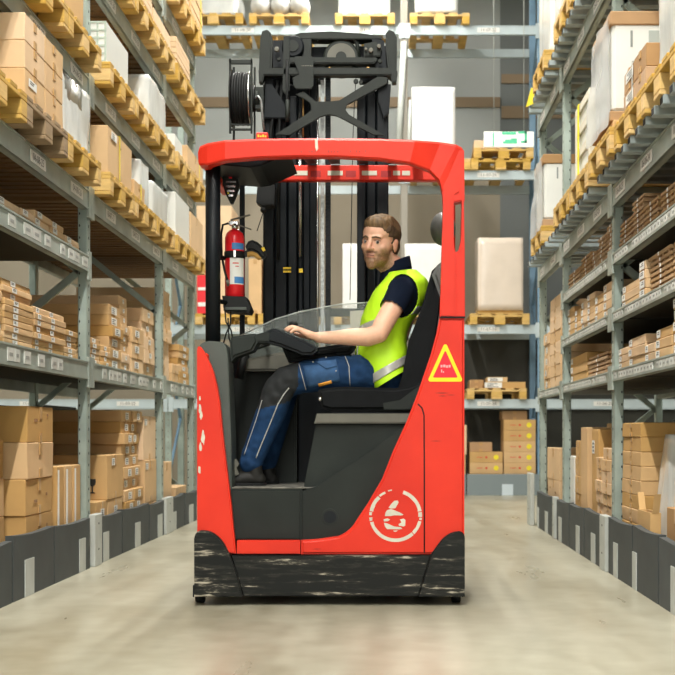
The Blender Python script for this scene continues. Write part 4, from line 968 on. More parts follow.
# stickers
def arc(cx, cy, r, a0, a1, w, n=8):
    o = [(cx + r*math.cos(math.radians(a0 + (a1-a0)*i/n)), cy - r*math.sin(math.radians(a0 + (a1-a0)*i/n))) for i in range(n+1)]
    q = [(cx + (r-w*R.uniform(.85, 1.1))*math.cos(math.radians(a0 + (a1-a0)*i/n)), cy - (r-w)*math.sin(math.radians(a0 + (a1-a0)*i/n))) for i in range(n+1)]
    return o + q[::-1]
m = MB(); YS = Y0 - .0010
for a0, a1, w in ((72, 10, 3.6), (8, -3, 3.4), (-5, -10, 2.5), (-13, -45, 3.3), (-47, -165, 3.5), (-168, -176, 3.0), (-181, -188, 2.8), (-190, -228, 3.6), (-231, -246, 2.2), (-253, -262, 1.2)):
    m.prism(poly(arc(395.6, 515.6, 26.4, a0, a1, w, max(2, int(abs(a1-a0)/6)))), YS, Y0 + .002, 'y', 0)
T(m, 'painted_ring', M_OFFW)
m = MB()
def sc6(pts): return [(360 + x/9.643, 480 + y/9.643) for x, y in pts]
for pts in ([(330, 200), (365, 198), (372, 215), (360, 240), (340, 272), (300, 276), (275, 268), (300, 232)],
            [(262, 290), (300, 280), (330, 290), (395, 318), (420, 335), (400, 342), (330, 340), (290, 348), (240, 348), (246, 312)],
            [(226, 380), (262, 370), (290, 380), (268, 398), (232, 400)],
            [(232, 412), (262, 418), (330, 448), (392, 455), (410, 470), (380, 476), (300, 474), (262, 474), (240, 448)],
            [(385, 380), (420, 372), (438, 385), (436, 440), (420, 448), (375, 440), (372, 425), (400, 410)], [(318, 488), (365, 486), (350, 498), (330, 498)]):
    m.prism(poly(sc6(pts)), YS, Y0 + .002, 'y', 0)
T(m, 'painted_number_six', M_OFFW)
def tri(cx, top, bot, hw, r):
    pts = []
    for (x, y), a in (((cx, top), 90), ((cx + hw, bot), -30), ((cx - hw, bot), 210)):
        ccx, ccy = x - r*1.9*math.cos(math.radians(a)), y + r*1.9*math.sin(math.radians(a))
        for k in range(-3, 4):
            t = math.radians(a - k*20); pts.append((ccx + r*math.cos(t), ccy - r*math.sin(t)))
    return pts
def shear(pts): return [(x + (y - 365)*0.0, y) for x, y in pts]
t0 = tri(445.3, 342.5, 381.5, 18.2, 2.0)
t0 = [(x, y) for x, y in t0]
m = MB(); m.prism(poly(t0), Y0 - .0012, Y0 + .002, 'y', 0); st = T(m, 'warning_triangle', M_SIGNY)
m = MB(); m.prism(poly(tri(445.3, 350.5, 377.6, 12.6, .9)), Y0 - .0018, Y0 - .001, 'y', 0); T(m, 'red_centre', M_SIGNR, st)
m = MB()
for a, b, y, h in ((440.5, 442.5, 366.2, 1.3), (443.2, 445.5, 366, 1.3), (446, 448, 366.6, 1.2), (448.6, 450.5, 366.2, 1.3), (441, 442.2, 371, 1.5), (442.8, 444, 372, .8)): m.box(WX(a, Y0), WX(b, Y0), Y0 - .0023, Y0 - .0016, WZ(y + h, Y0), WZ(y - h, Y0))
T(m, 'worn_lettering', mat('pink_print', (.85, .35, .35), .6), st)
m = MB()
for (x, w) in ((301, 1.6), (309, 1.3), (311.5, 1.8), (315, 1.2), (328, 1.6), (331, 1.6), (334, 1.4), (337, 1.8), (340, 1.4), (346, 1), (350, 1.5), (353, 1.6), (356, 1.4), (359, 1.6), (362, 1.4), (365, 1.2)):
    if R.random() < .9: m.box(WX(x, Y0), WX(x + w, Y0), Y0 - .0318, Y0 - .0290, WZ(153.8, Y0), WZ(151.8 + R.uniform(-.4, .6), Y0))
T(m, 'worn_faint_lettering', mat('faded_print', (.42, .035, .02), .6))
m = MB(); m.prism(poly([(315.3, 140.5), (318, 140.5), (318.6, 150), (317, 152.5), (315.6, 149)]), Y0 - .0322, Y0 - .029, 'y', 0); T(m, 'paint_chip', M_OFFW)

# ---------------- cabin interior
def slab(pts, ya, yb, name, mt, bev=.008, Yp=None, parent=None, seg=2):
    m = MB(); m.prism(poly(pts, Yp or ya), ya, yb, 'y', 0, bev, seg); return T(m, name, mt, parent)
slab([(228, 541), (230, 489), (302, 489), (302, 541)], 6.37, 7.1, 'step_box', M_PLD, .012)
m = MB(); m.box(WX(231, 6.37), WX(345, 6.37), 6.38, 7.08, WZ(489, 6.37) + .0, WZ(489, 6.37) + .008, 0, .003); T(m, 'step_mat', M_DUST)
slab([(302.3, 541), (302.3, 491), (316, 486.5), (345, 468), (376, 447), (402, 428), (412, 424), (412, 470), (372, 541)], 6.365, 6.55, 'lower_side_panel', M_PLD, .006)
m = MB(); c = P(330, 517, 6.365); m.disc((c.x, 6.3665, c.z), (0, -1, 0), .042, .004, 28, 0, bev=.002); m.disc((c.x, 6.3625, c.z), (0, -1, 0), .030, .0015, 28, 1); T(m, 'round_cap', [M_PLD, M_BLK])
slab([(302.5, 492), (310, 455), (316, 423), (412, 423), (412, 492)], 6.43, 7.1, 'battery_cover', M_PLD, .01)
slab([(314, 423.5), (317, 413.5), (412, 413.5), (412, 423.5)], 6.40, 7.1, 'battery_cover_rim', M_PLT, .006)
slab([(413, 553), (413, 400), (430, 375), (441, 350), (463, 350), (463, 553)], 6.36, 7.2, 'inner_body', M_PLD, .01, Y0)
# left inner housing
slab([(199, 470), (199, 350), (200, 345)] + bez((200, 345), (203, 341), (211, 341)) + [(222, 342)] + bez((222, 342), (227.5, 345), (228, 362)) + [(229.5, 400), (231, 440), (232, 541), (199, 541)], 6.40, 6.62, 'front_column', M_PLG, .02, Y0 + .1, None, 3)
slab([(222, 541), (226, 380), (245, 372), (284, 366), (296, 368), (296, 541)], 6.95, 7.10, 'footwell_wall', M_PLD, .01, 6.9)
slab([(243, 371), (246, 359), (280, 352), (290, 352), (292, 371)], 6.82, 7.10, 'dashboard_ledge', M_PLT, .012, 6.82, None, 3)
slab([(244, 360), (262, 342), (275, 336), (300, 334), (300, 352), (262, 358)], 6.98, 7.12, 'dashboard_back', M_PLG, .01, 6.9)
m = MB(); m.box(xl + .03, xr - .03, 7.12, 7.2, .26, 1.27, 0, .01); T(m, 'rear_cabin_wall', M_BLK)
m = MB(); m.box(xl, xl + .04, Y0 + .06, 7.2, .30, WZ(352, Y0), 0, .01); T(m, 'left_end_panel', M_RED)
m = MB(); m.box(xr - .04, xr, Y0 + .06, 7.2, .30, 1.40, 0, .01); T(m, 'right_end_panel', M_RED)
m = MB(); m.box(xr - .06, xr, 7.05, 7.15, 1.40, ZR - .1, 0, .01); T(m, 'rear_pillar', M_RED)
# control console / arm with the hand rest
slab([(230, 341), (232, 337), (252, 334), (256, 334), (258, 342), (253, 351), (236, 357), (231, 362)], 6.46, 6.62, 'console_arm', M_PLD, .012, 6.48, None, 3)
slab([(254, 335), (270, 330.5), (280, 333), (280, 341), (270, 343), (256, 343)], 6.47, 6.60, 'console_joint', M_PLD, .01, 6.48)
slab([(268, 331), (273, 328.3), (277, 329), (304, 340.5), (316.5, 347), (317.5, 351), (312, 355), (303, 355), (280, 346), (266, 342)], 6.46, 6.62, 'control_panel', M_BLK, .014, 6.48, None, 3)
slab([(281, 346), (300, 350), (352, 342), (356, 346), (350, 354), (288, 362)], 6.56, 6.70, 'armrest', M_SEAT, .02, 6.56, None, 3)
m = MB(); c = P(293.5, 324, 6.62); m.ball(c, .021, (1.1, 1.1, .85)); m.tube([c, c - Vector((-.004, 0, .05))], .008, 10); T(m, 'control_knob', M_RUB)
m = MB(); c = P(301, 326, 6.64); m.ball(c, .012, (1.3, 1, .8)); m.tube([c, c - Vector((0, 0, .05))], .006, 8); T(m, 'control_lever', M_SEATG)
m = MB(); c = P(245, 352, 6.78); m.ring(c, (-.35, -.1, 1), .13, .012, 40, 10); m.tube([c, c - Vector((.03, 0, .14))], .022, 14)
for k in range(3): t = 2*PI*k/3; m.tube([c, c + Vector((math.cos(t)*.12, math.sin(t)*.12, math.cos(t)*.04))], .009, 8)
T(m, 'steering_wheel', M_RUB)
# clear shield
gm = mat('clear_acrylic', (.30, .34, .31), .06, alpha=.17, ior=1.49)
bm = bmesh.new(); YG = 6.86
q = [P(240, 336, YG), P(275, 319.5, YG), P(300, 312, YG), P(340, 304.5, YG), P(383, 302, YG), P(383, 352, YG), P(300, 356, YG), P(252, 362, YG)]
m = MB(); m.prism([(v.x, v.z) for v in q], YG, YG + .006, 'y', 0); T(m, 'clear_shield', gm)
m = MB(); m.tube([v + Vector((0, .003, .002)) for v in q[:5]], .0035, 6); T(m, 'shield_edge', M_STRIP)
slab([(350, 311), (366, 310), (366, 334), (350, 336)], 6.93, 6.96, 'white_notice', M_OFFW, .002, 6.93)
# seat
slab([(318, 398)] + bez((318, 390), (326, 387), (345, 386.5)) + [(395, 388), (408, 386), (424, 380), (432, 376), (436, 386), (430, 400), (418, 411), (330, 411), (320, 408)], 6.47, 6.97, 'seat_cushion', M_SEAT, .03, 6.47, None, 3)
m = MB()
bp = [(397, 392), (402, 376), (405, 360), (409, 340), (416, 322), (424, 300), (428, 284), (432, 270), (438, 264), (446, 262), (450, 270), (447, 300), (442, 340), (436, 380), (428, 398), (410, 402)]
m.prism(poly(bp, 6.5), 6.50, 6.96, 'y', 0, .045, 4); T(m, 'seat_backrest', M_SEAT)
slab([(432, 274), (437, 265), (441, 262), (449, 262), (452, 280), (447, 330), (437, 330), (441, 300)], 6.475, 6.53, 'seat_back_bolster', M_SEATG, .02, 6.48, None, 3)
m = MB(); c = P(443, 229, 6.74)
m.ball((c.x, 6.74, c.z), .085, (.78, 1.35, 1.02), 0, 24); hr = T(m, 'headrest', M_SEATG)
m = MB()
for dy in (-.05, .05): m.tube([(c.x + .01, 6.74 + dy, c.z - .05), (c.x + .015, 6.74 + dy, c.z - .22)], .006, 8)
T(m, 'headrest_rods', M_BLK, hr)
slab([(330, 411.5), (420, 411.5), (418, 414), (332, 414)], 6.5, 6.95, 'seat_base', M_BLK, .004, 6.5)
slab([(383, 403), (400, 400), (412, 391), (424, 383), (434, 380), (434, 392), (424, 398), (410, 410), (384, 410)], 6.455, 6.475, 'seat_side_trim', M_PLD, .004, 6.46)
m = MB(); c = P(320, 399, 6.46); m.ball(c, .011); T(m, 'seat_lever_knob', M_CHROME)

# ---------------- mast
YM = 7.32
def col(x0, x1, y0, y1, Ya, Yb, nm='mast_channel', mt=None, bev=.006):
    m = MB(); m.box(WX(x0, Ya), WX(x1, Ya), Ya, Yb, WZ(y1, Ya), WZ(y0, Ya), 0, bev); return T(m, nm, mt or M_BLK)
zb = .08
def colz(x0, x1, ytop, Ya, Yb, nm='mast_channel', mt=None, bev=.006, z0=zb):
    m = MB(); m.box(WX(x0, Ya), WX(x1, Ya), Ya, Yb, z0, WZ(ytop, Ya), 0, bev); return T(m, nm, mt or M_BLK)
colz(264, 274, 76, YM, YM + .16); colz(275, 287, 86, YM + .04, YM + .19); colz(288, 297, 96, YM + .02, YM + .15); colz(298, 302.5, 92, YM + .05, YM + .17)
colz(309.5, 317, 60, YM + .06, YM + .14, 'lift_cylinder'); 
m = MB(); a = P(313, 60, YM + .1); m.tube([(a.x, a.y + .05, zb), (a.x, a.y + .05, a.z)], .026, 18); T(m, 'lift_cylinder_tube', M_BLK)
m = MB(); a = P(299, 60, YM + .02); b = P(299.8, 250, YM + .02); m.tube([(a.x, a.y, WZ(112, YM)), (b.x, a.y, WZ(256, YM))], .0055, 8); T(m, 'hydraulic_rod', M_CHROME)
m = MB(); m.tube([(WX(300.8, YM), YM + .0, WZ(120, YM)), (WX(300.8, YM), YM, WZ(256, YM))], .0045, 8); T(m, 'hydraulic_rod', M_CHROME)
m = MB(); m.tube([(WX(303.2, YM), YM - .005, WZ(92, YM)), (WX(303.2, YM), YM - .005, WZ(137, YM))], .004, 8); T(m, 'brass_pipe', M_BRASS)
m = MB(); m.tube([(WX(317.5, YM), YM - .0, zb + .5), (WX(317.5, YM), YM, WZ(70, YM))], .005, 8); T(m, 'hydraulic_rod', M_CHROME)
colz(320.5, 324.3, 80, YM + .02, YM + .03, 'pale_hose', M_CHAIN, .001)
m = MB(); x0, x1 = WX(325.2, YM), WX(330.5, YM)
z = .6
while z < WZ(78, YM): m.box(x0, x1, YM + .01, YM + .035, z, z + .0165, 0); z += .019
m.box(x0 + .003, x1 - .003, YM + .015, YM + .03, .55, WZ(78, YM), 0); T(m, 'lift_chain', M_BLK)
colz(357, 366, 96, YM, YM + .17); colz(366.5, 376, 90, YM + .03, YM + .19); colz(376.5, 388.5, 78, YM, YM + .16)
m = MB(); m.box(WX(283, YM), WX(291, YM), YM + .006, YM + .012, WZ(272.5, YM), WZ(270.5, YM)); m.box(WX(283, YM), WX(291, YM), YM + .006, YM + .012, WZ(269, YM), WZ(267, YM)); T(m, 'yellow_mark', M_AMB)
m = MB(); m.box(WX(299, YM), WX(303, YM), YM - .02, YM - .012, WZ(273, YM), WZ(269, YM)); T(m, 'yellow_mark', M_AMB)
for y in (210, 305):      # cross ties between the columns, behind
    m = MB(); m.box(WX(264, YM), WX(388, YM), YM + .20, YM + .23, WZ(y + 8, YM), WZ(y, YM)); (T(m, 'mast_tie', M_BLK) if y > 300 else None)
m = MB(); m.box(WX(264, YM), WX(388, YM), YM, YM + .2, .06, .32, 0, .01); T(m, 'mast_foot', M_BLK)
# cylinder heads and top assembly
YT = 7.27
m = MB(); m.prism(poly([(258.5, 70), (260, 38), (262, 30.5), (267, 29), (270.5, 32), (272.5, 50), (271.5, 70), (266, 72), (258.5, 74)], YT), YT, YT + .20, 'y', 0, .012, 2); T(m, 'top_fender', M_GUN)
m = MB(); m.prism(poly([(385.5, 33), (389, 29), (394, 31), (397, 37), (396.8, 70), (393, 74), (388, 70), (386, 50)], YT), YT, YT + .20, 'y', 0, .012, 2); T(m, 'top_fender', M_GUN)
m = MB(); m.prism(poly([(259, 72), (262, 69.5), (394, 69.5), (397.5, 73), (396.5, 84), (392, 84.5), (391, 77), (265, 77), (263, 84), (259.5, 84)], YT), YT - .04, YT + .03, 'y', 0, .006); T(m, 'lower_crossbar', M_GUN)
m = MB(); m.prism(poly([(290, 58.5), (376, 58.5), (377.5, 61), (374, 65), (290, 65)], YT), YT - .03, YT + .04, 'y', 0, .006); T(m, 'upper_crossbar', M_GUN)
m = MB(); m.prism(poly([(290, 35), (300, 31.5), (330, 30), (360, 32), (382, 35), (382, 38), (290, 38)], YT), YT + .02, YT + .12, 'y', 0, .004); T(m, 'top_plate', M_GUN)
m = MB(); c = P(341, 56, YT); m.disc((c.x, YT + .10, c.z), (0, -1, 0), .103, .07, 40, 0, bev=.012); m.disc((c.x, YT + .03, c.z), (0, -1, 0), .080, .004, 40, 1); m.disc((c.x, YT + .026, c.z), (0, -1, 0), .03, .012, 24, 0); T(m, 'chain_pulley', [M_GUN, M_PLT])
m = MB(); c = P(293, 47, YT); m.disc((c.x, YT + .06, c.z), (0, -1, 0), .062, .08, 30, 0, bev=.008); m.disc((c.x, YT - .02, c.z), (0, -1, 0), .032, .006, 24, 1); T(m, 'hose_pulley', [M_BLK, M_GUN])
m = MB(); m.prism(poly([(294, 62), (296, 59), (313, 59), (314, 62), (314, 88), (311.5, 91.5), (297, 91.5), (294, 88), (293.5, 80), (300, 77)], YT), YT - .055, YT - .042, 'y', 0, .003); T(m, 'cover_plate', M_GUN)
m = MB()
for k in range(7): m.disc(P(302 + 1.7*k, 65.8, YT - .056), (0, -1, 0), .0016, .001, 8, 0)
T(m, 'rivet_row', M_OFFW)
# X brace
def xb(pts): return poly([(245 + x/4.219, 20 + y/4.219) for x, y in pts], YT)
m = MB(); m.prism(xb([(128, 490), (265, 400), (282, 385), (278, 360), (262, 345), (215, 320), (250, 308), (300, 350), (355, 350), (400, 345), (560, 245), (600, 248), (600, 275), (430, 365), (425, 385), (440, 405), (590, 492), (545, 492), (390, 412), (350, 405), (320, 415), (190, 492)]), YT - .035, YT - .015, 'y', 0, .003); T(m, 'cross_brace', M_GUN)
# bearings, brackets, bolts around the head
def part(pts, ya, yb, nm, mt=None, bev=.005): m = MB(); m.prism(poly(pts, YT), ya, yb, 'y', 0, bev); return T(m, nm, mt or M_GUN)
part([(270, 40), (388, 38), (388, 76), (360, 76), (358, 62), (324, 62), (322, 76), (270, 76)], YT + .14, YT + .19, 'head_back_plate', M_BLK)
colz(263, 318.5, 84, YM + .20, YM + .24, 'mast_back_plate'); colz(358, 388, 90, YM + .20, YM + .24, 'mast_back_plate')
part([(273, 40), (284, 40), (286, 60), (283, 68), (273, 68)], YT, YT + .1, 'guide_block', M_BLK)
part([(284, 38), (290, 38), (290, 92), (286, 96), (283, 92)], YT - .04, YT + .0, 'hose_guide')
part([(302, 38), (311, 38), (311, 58), (302, 58)], YT + .01, YT + .07, 'cylinder_head')
part([(372, 38), (384, 40), (386, 69), (376, 69), (374, 58)], YT, YT + .1, 'guide_block', M_BLK)
part([(364, 45), (376, 43), (382, 50), (380, 58), (364, 58)], YT - .03, YT + .02, 'bearing_block')
part([(266, 84), (272, 84), (290, 112), (288, 118), (264, 118)], YT + .0, YT + .04, 'gusset_plate', M_BLK)
part([(378, 84), (391, 84), (389, 112), (384, 118), (378, 100)], YT + .0, YT + .04, 'gusset_plate', M_BLK)
for x, y, r_ in ((371, 51, .013), (366, 50, .008), (379, 47, .012), (277, 50, .014), (279, 60, .010), (356, 82, .014), (361, 83, .012), (327, 70, .01), (263, 80, .006), (393, 80, .006), (380, 62, .012)):
    m = MB(); m.disc(P(x, y, YT - .035 if y < 70 else YT - .005), (0, -1, 0), r_, .02, 12, 0, bev=.003); T(m, 'bolt', M_PLT if y < 56 else M_GUN)
for a, b, c, d in ((328, 66, 331, 76), (366, 66, 370, 70)):
    col(a, c, b, d, YT - .02, YT + .02, 'spacer', M_BRASS)
m = MB(); m.tube([P(316, 42, YT + .05), P(321, 37, YT + .05), P(330, 36.5, YT + .05), P(352, 38, YT + .05), P(357, 43, YT + .05), P(359, 58, YT + .05)], .012, 10); T(m, 'hydraulic_hose', M_GUN)
m = MB(); m.tube([P(287, 60, YT - .04), P(287, 100, YT - .04), P(288, 120, YT - .02)], .008, 8); T(m, 'hydraulic_hose', M_RUB)
m = MB(); a = P(287.5, 100, YT - .045); b = P(287.5, 122, YT - .045); m.tube([a, b], .012, 12); T(m, 'hose_fitting', M_GUN)
for pts in (((278, 80), (275, 100), (271, 130), (270, 200)), ((282, 80), (280, 110), (279, 135), (278, 260))):
    m = MB(); m.tube([P(x, y, YT + .02) for x, y in pts], .009, 8); T(m, 'hydraulic_hose', M_RUB)
m = MB(); m.tube([P(356, 78, YT), P(354.5, 100, YT), P(353, 137, YT), P(350, 300, YT + .0)], .0022, 6); T(m, 'cable', M_BLK)
# support legs and forks reaching away
for s, x in ((-1, WX(264, YM) - .02), (1, WX(388, YM) + .02)):
    m = MB(); m.box(x - .06, x + .06, 7.2, 8.9, .04, .17, 0, .01); T(m, 'support_leg', M_RED)
    m = MB(); m.disc((x - .05, 8.75, .075), (1, 0, 0), .075, .10, 28, 0, bev=.006) if False else m.disc((x - .035, 8.98, .07), (1, 0, 0), .07, .07, 28, 0, bev=.006); T(m, 'load_wheel', M_RUB)
for x in (WX(331, YM) - .2, WX(331, YM) + .2):
    m = MB(); m.prism([(7.52, .30), (7.56, .30), (7.56, .115), (8.7, .10), (8.7, .085), (7.52, .075)], x - .05, x + .05, 'x', 0, .003); T(m, 'fork', M_GUN)
m = MB(); m.box(WX(280, YM), WX(380, YM), 7.545, 7.60, .30, .62, 0, .006); T(m, 'fork_carriage', M_BLK)
# hose reel beside the mast
YR_ = 7.25
r = MB(); 
for x0, x1 in ((231, 233.2), (252.2, 254)):
    r.box(WX(x0, YR_), WX(x1, YR_), YR_ - .09, YR_ - .075, WZ(137, YR_), WZ(63, YR_), 0, .002); r.box(WX(x0, YR_), WX(x1, YR_), YR_ + .075, YR_ + .09, WZ(137, YR_), WZ(63, YR_), 0, .002)
for y0, y1 in ((64, 68.5), (127.5, 129), (132, 134)): r.box(WX(231, YR_), WX(254, YR_), YR_ - .09, YR_ - .075, WZ(y1, YR_), WZ(y0, YR_), 0, .002)
T(r, 'reel_frame', M_GUN)
m = MB(); c = P(243, 99, YR_)
for dx, rr, w, mi in ((-.062, .16, .008, 0), (.040, .15, .008, 1), (-.052, .135, .09, 0), (.05, .07, .02, 0)):
    m.disc((c.x + dx, YR_, c.z), (1, 0, 0), rr, w, 40, mi, bev=.002)
for k in range(6): m.ring((c.x - .045 + .014*k, YR_, c.z), (1, 0, 0), .134 + .006*(k % 2), .008, 40, 8, 0)
T(m, 'hose_reel', [M_RUB, M_CHROME])
m = MB(); m.tube([(WX(229, YR_), YR_, c.z), (WX(262, YR_), YR_, c.z)], .018, 14); m.disc((WX(254.5, YR_), YR_, c.z), (1, 0, 0), .05, .03, 20, 0); m.box(WX(256, YR_), WX(264, YR_), YR_ - .03, YR_ + .05, c.z - .06, c.z + .06); T(m, 'reel_hub', M_GUN)
m = MB(); m.tube([P(255, 98, YR_ - .05), P(258, 96, YR_ - .06), P(261, 100, YR_ - .05), P(262, 112, YR_ - .03), P(264, 130, YR_)], .007, 8); T(m, 'reel_hose', M_CHAIN)
# small red beacon box on the roof
m = MB(); a = P(256, 132, 6.55); m.box(WX(256, 6.5), WX(268, 6.5), 6.5, 6.56, ZR - .02, WZ(132, 6.5), 0, .006); bk = T(m, 'red_box', M_RED)
m = MB()
for k in range(4): m.box(WX(257.5 + 2.4*k, 6.5), WX(259.2 + 2.4*k, 6.5), 6.498, 6.5, WZ(137.2, 6.5), WZ(134.6 + (k % 2), 6.5))
T(m, 'yellow_print', M_AMB, bk)
# work light and black box under the roof
YW = 6.72
lamp_pts = [(222.5, 175), (231, 175.5), (238, 179), (239, 186), (236, 195), (232.5, 203), (230, 203), (225, 193), (222.5, 184)]
m = MB(); m.prism(poly(lamp_pts, YW), YW, YW + .05, 'y', 0, .008, 3); wl = T(m, 'work_light', M_RUB)
m = MB()
for (a, b, y) in ((226, 236, 181), (226, 235.5, 185.5), (227, 234.5, 190), (228.5, 233, 194.5)): m.box(WX(a, YW), WX(b, YW), YW - .003, YW - .0005, WZ(y + 2, YW), WZ(y, YW), 0, .0)
m.box(WX(229, YW), WX(232, YW), YW - .003, YW - .0005, WZ(178.4, YW), WZ(177, YW), 1); m.box(WX(227.5, YW), WX(229, YW), YW - .003, YW - .0005, WZ(194, YW), WZ(192.5, YW), 2)
T(m, 'light_lens', [M_CHROME, M_REDB, M_YEL], wl)
m = MB(); m.tube([P(226, 176, YW + .02), P(222, 166, YW + .02)], .006, 8); T(m, 'light_bracket', M_BLK, wl)
YQ = 7.12
m = MB(); m.prism(poly([(257.5, 182), (272, 181), (275, 186), (274, 205), (262, 206), (256, 202)], YQ), YQ, YQ + .12, 'y', 0, .006); T(m, 'black_speaker_box', M_RUB)
m = MB(); m.ball(P(263.5, 210, YQ + .02), .018); m.tube([P(264, 206, YQ + .02), P(263.5, 210, YQ + .02)], .01, 8); T(m, 'cable_gland', M_RUB)
m = MB(); m.tube([P(263, 213, YQ), P(260, 222, YQ), P(257, 231, YQ)], .0025, 6); T(m, 'thin_cord', M_BLK)
# bracket tray below the extinguisher
YX = 6.70
slab([(222.5, 296), (246, 297), (251, 309), (249, 313), (224, 311)], YX - .02, YX + .16, 'extinguisher_tray', M_RUB, .006, YX)
m = MB(); a = P(236, 310, YX); m.box(WX(226, YX), WX(247, YX), YX - .03, YX - .021, WZ(310.5, YX), WZ(307.5, YX), 0, .002); T(m, 'tray_rim', M_PLG)
m = MB(); m.tube([P(213, 300, YX - .1), P(228, 303, YX)], .012, 10); T(m, 'tray_bracket', M_BLK); m = MB(); m.tube([P(213, 258, YX - .1), P(225, 258, YX + .05)], .012, 10); T(m, 'tray_bracket', M_BLK)
for pts in (((225, 311), (226, 322), (231, 330), (233, 340)), ((231, 311), (230, 325), (226, 334), (223, 345)), ((228, 318), (229, 338), (232, 347))):
    m = MB(); m.tube([P(x, y, YX) for x, y in pts], .004, 6); T(m, 'hanging_cable', M_RUB)

# ---------------- fire extinguisher strapped on the post bracket
r = empty('fire_extinguisher', P(234.5, 297, YX + .05), 'red fire extinguisher with white and blue label behind the black post', 'fire extinguisher')
def E(m, n, mt, par=None): return m.build(n, mt, par or r)
c = P(234.6, 0, YX + .05); cx = c.x; cyy = YX + .055; RB = .0505
za, zb_ = WZ(296.5, YX), WZ(228, YX)
m = MB(); m.tube([(cx, cyy, za), (cx, cyy, za + .006), (cx, cyy, zb_ - .045), (cx, cyy, zb_ - .02), (cx, cyy, zb_ - .005), (cx, cyy, zb_)], [RB - .008, RB, RB, RB*.86, RB*.55, .016], 32); body_ = E(m, 'cylinder', M_REDB)
def wraplab(z0, z1, a0, a1, mt, nm, rr=.001):
    m = MB(); n = 14; vs = []; fs = []
    for i in range(n + 1):
        t = math.radians(a0 + (a1 - a0)*i/n); x = cx + (RB + rr)*math.cos(t); y = cyy + (RB + rr)*math.sin(t); vs += [(x, y, z0), (x, y, z1)]
    for i in range(n): fs.append((2*i, 2*i+2, 2*i+3, 2*i+1))
    m._add(vs, fs, 0, True); return E(m, nm, mt, body_)
wraplab(WZ(284, YX), WZ(256, YX), -112, -20, M_LABEL, 'white_label')
wraplab(WZ(249, YX), WZ(242.5, YX), -100, -20, M_BLUEL, 'blue_label', .0012)
wraplab(WZ(283, YX), WZ(276.5, YX), -85, -20, M_BLUEL, 'blue_label', .0018)
wraplab(WZ(263.5, YX), WZ(262.3, YX), -95, -60, M_RDOT, 'red_print', .0018); wraplab(WZ(266.5, YX), WZ(265.6, YX), -80, -60, M_RDOT, 'red_print', .0018)
m = MB(); m.tube([(cx, cyy, WZ(257.5, YX)), (cx, cyy, WZ(250.5, YX))], RB + .004, 32); E(m, 'black_strap', M_RUB)
m = MB(); m.box(cx + .0, cx + .014, cyy - RB - .012, cyy - RB - .003, WZ(257.5, YX), WZ(250, YX), 0, .002); E(m, 'strap_buckle', M_CHROME)
m = MB(); m.tube([(cx, cyy, zb_), (cx, cyy, zb_ + .03)], .016, 16); m.box(cx - .03, cx + .02, cyy - .012, cyy + .012, zb_ + .02, zb_ + .045, 0, .004); E(m, 'valve', M_CHROME)
m = MB(); m.obox((cx - .02, cyy, zb_ + .05), (cx + .08, cyy - .01, zb_ + .075), .018, .006); m.obox((cx - .01, cyy, zb_ + .035), (cx + .085, cyy - .01, zb_ - .0), .018, .006); E(m, 'handle', M_PLT)
m = MB(); m.tube([(cx - .03, cyy - .02, zb_ + .03), (cx - .058, cyy - .03, zb_ + .02), (cx - .066, cyy - .035, zb_ - .03), (cx - .062, cyy - .045, zb_ - .14), (cx - .045, cyy - .058, zb_ - .22), (cx - .03, cyy - .066, zb_ - .27)], .006, 10); E(m, 'hose', M_RUB)
m = MB(); m.tube([(cx - .03, cyy - .066, zb_ - .27), (cx - .026, cyy - .066, zb_ - .30)], [.010, .006], 12); E(m, 'nozzle', M_PLT)
# black and yellow work glove tucked behind the strap
r = empty('work_glove', P(257, 258, YX + .1), 'black and yellow work glove tucked beside the extinguisher strap', 'glove')
YV = YX + .04
m = MB(); m.prism(poly([(245, 246), (248, 241), (252, 239.5), (257, 241.5), (261, 245), (264.5, 250), (266.5, 255), (265, 258), (261, 258.5), (257, 253), (252, 250.5), (247, 251)], YV), YV, YV + .05, 'y', 0, .012, 3); m.build('glove_back', M_RUB, r)
m = MB(); m.prism(poly([(246, 252), (252, 251), (257, 253), (261.5, 258), (258, 259.5), (253.5, 256), (250, 255.5), (247.5, 257)], YV), YV + .005, YV + .04, 'y', 0, .006, 2); m.build('glove_palm', mat('tan_glove_leather', (.45, .25, .05), .7), r)
m = MB(); m.prism(poly([(261, 248), (264, 247), (265.5, 250), (263, 251.5)], YV), YV - .002, YV + .01, 'y', 0); m.build('glove_tab', M_AMB, r)
m = MB(); m.prism(poly([(243, 252), (247, 250), (247, 256), (243, 257)], YV), YV + .0, YV + .03, 'y', 0); m.build('glove_cuff', M_RUB, r)
# ================================================================== the driver
def skin_mat(nm, base, rough=.5, sss=True):
    m = bpy.data.materials.new(nm); m.use_nodes = True; nt = m.node_tree; b = nt.nodes['Principled BSDF']
    at = nt.nodes.new('ShaderNodeVertexColor'); at.layer_name = 'tint'
    nt.links.new(at.outputs['Color'], b.inputs['Base Color']); b.inputs['Roughness'].default_value = rough
    if sss:
        b.inputs['Subsurface Weight'].default_value = .12; b.inputs['Subsurface Radius'].default_value = (.02, .008, .005); b.inputs['Subsurface Scale'].default_value = .5
    return m
M_SKIN = skin_mat('skin', None)
M_HAIR = mat('light_brown_hair', (.24, .15, .07), .6, noise_amt=.65, noise_scale=60, stretch=(1, 1, .25), bump=.6)
M_BROW = mat('brow_hair', (.10, .06, .03), .7)
M_NAVY = mat('navy_polo_cloth', (.004, .008, .020), .9, spec=.15, noise_amt=.2, noise_scale=30)
M_HIVIS = mat('yellow_green_hi_vis_cloth', (.50, .86, .015), .6, noise_amt=.12, noise_scale=7, bump=.5)
M_REFL = mat('silver_reflective_tape', (.50, .50, .46), .35, .3, noise_amt=.15, noise_scale=30)
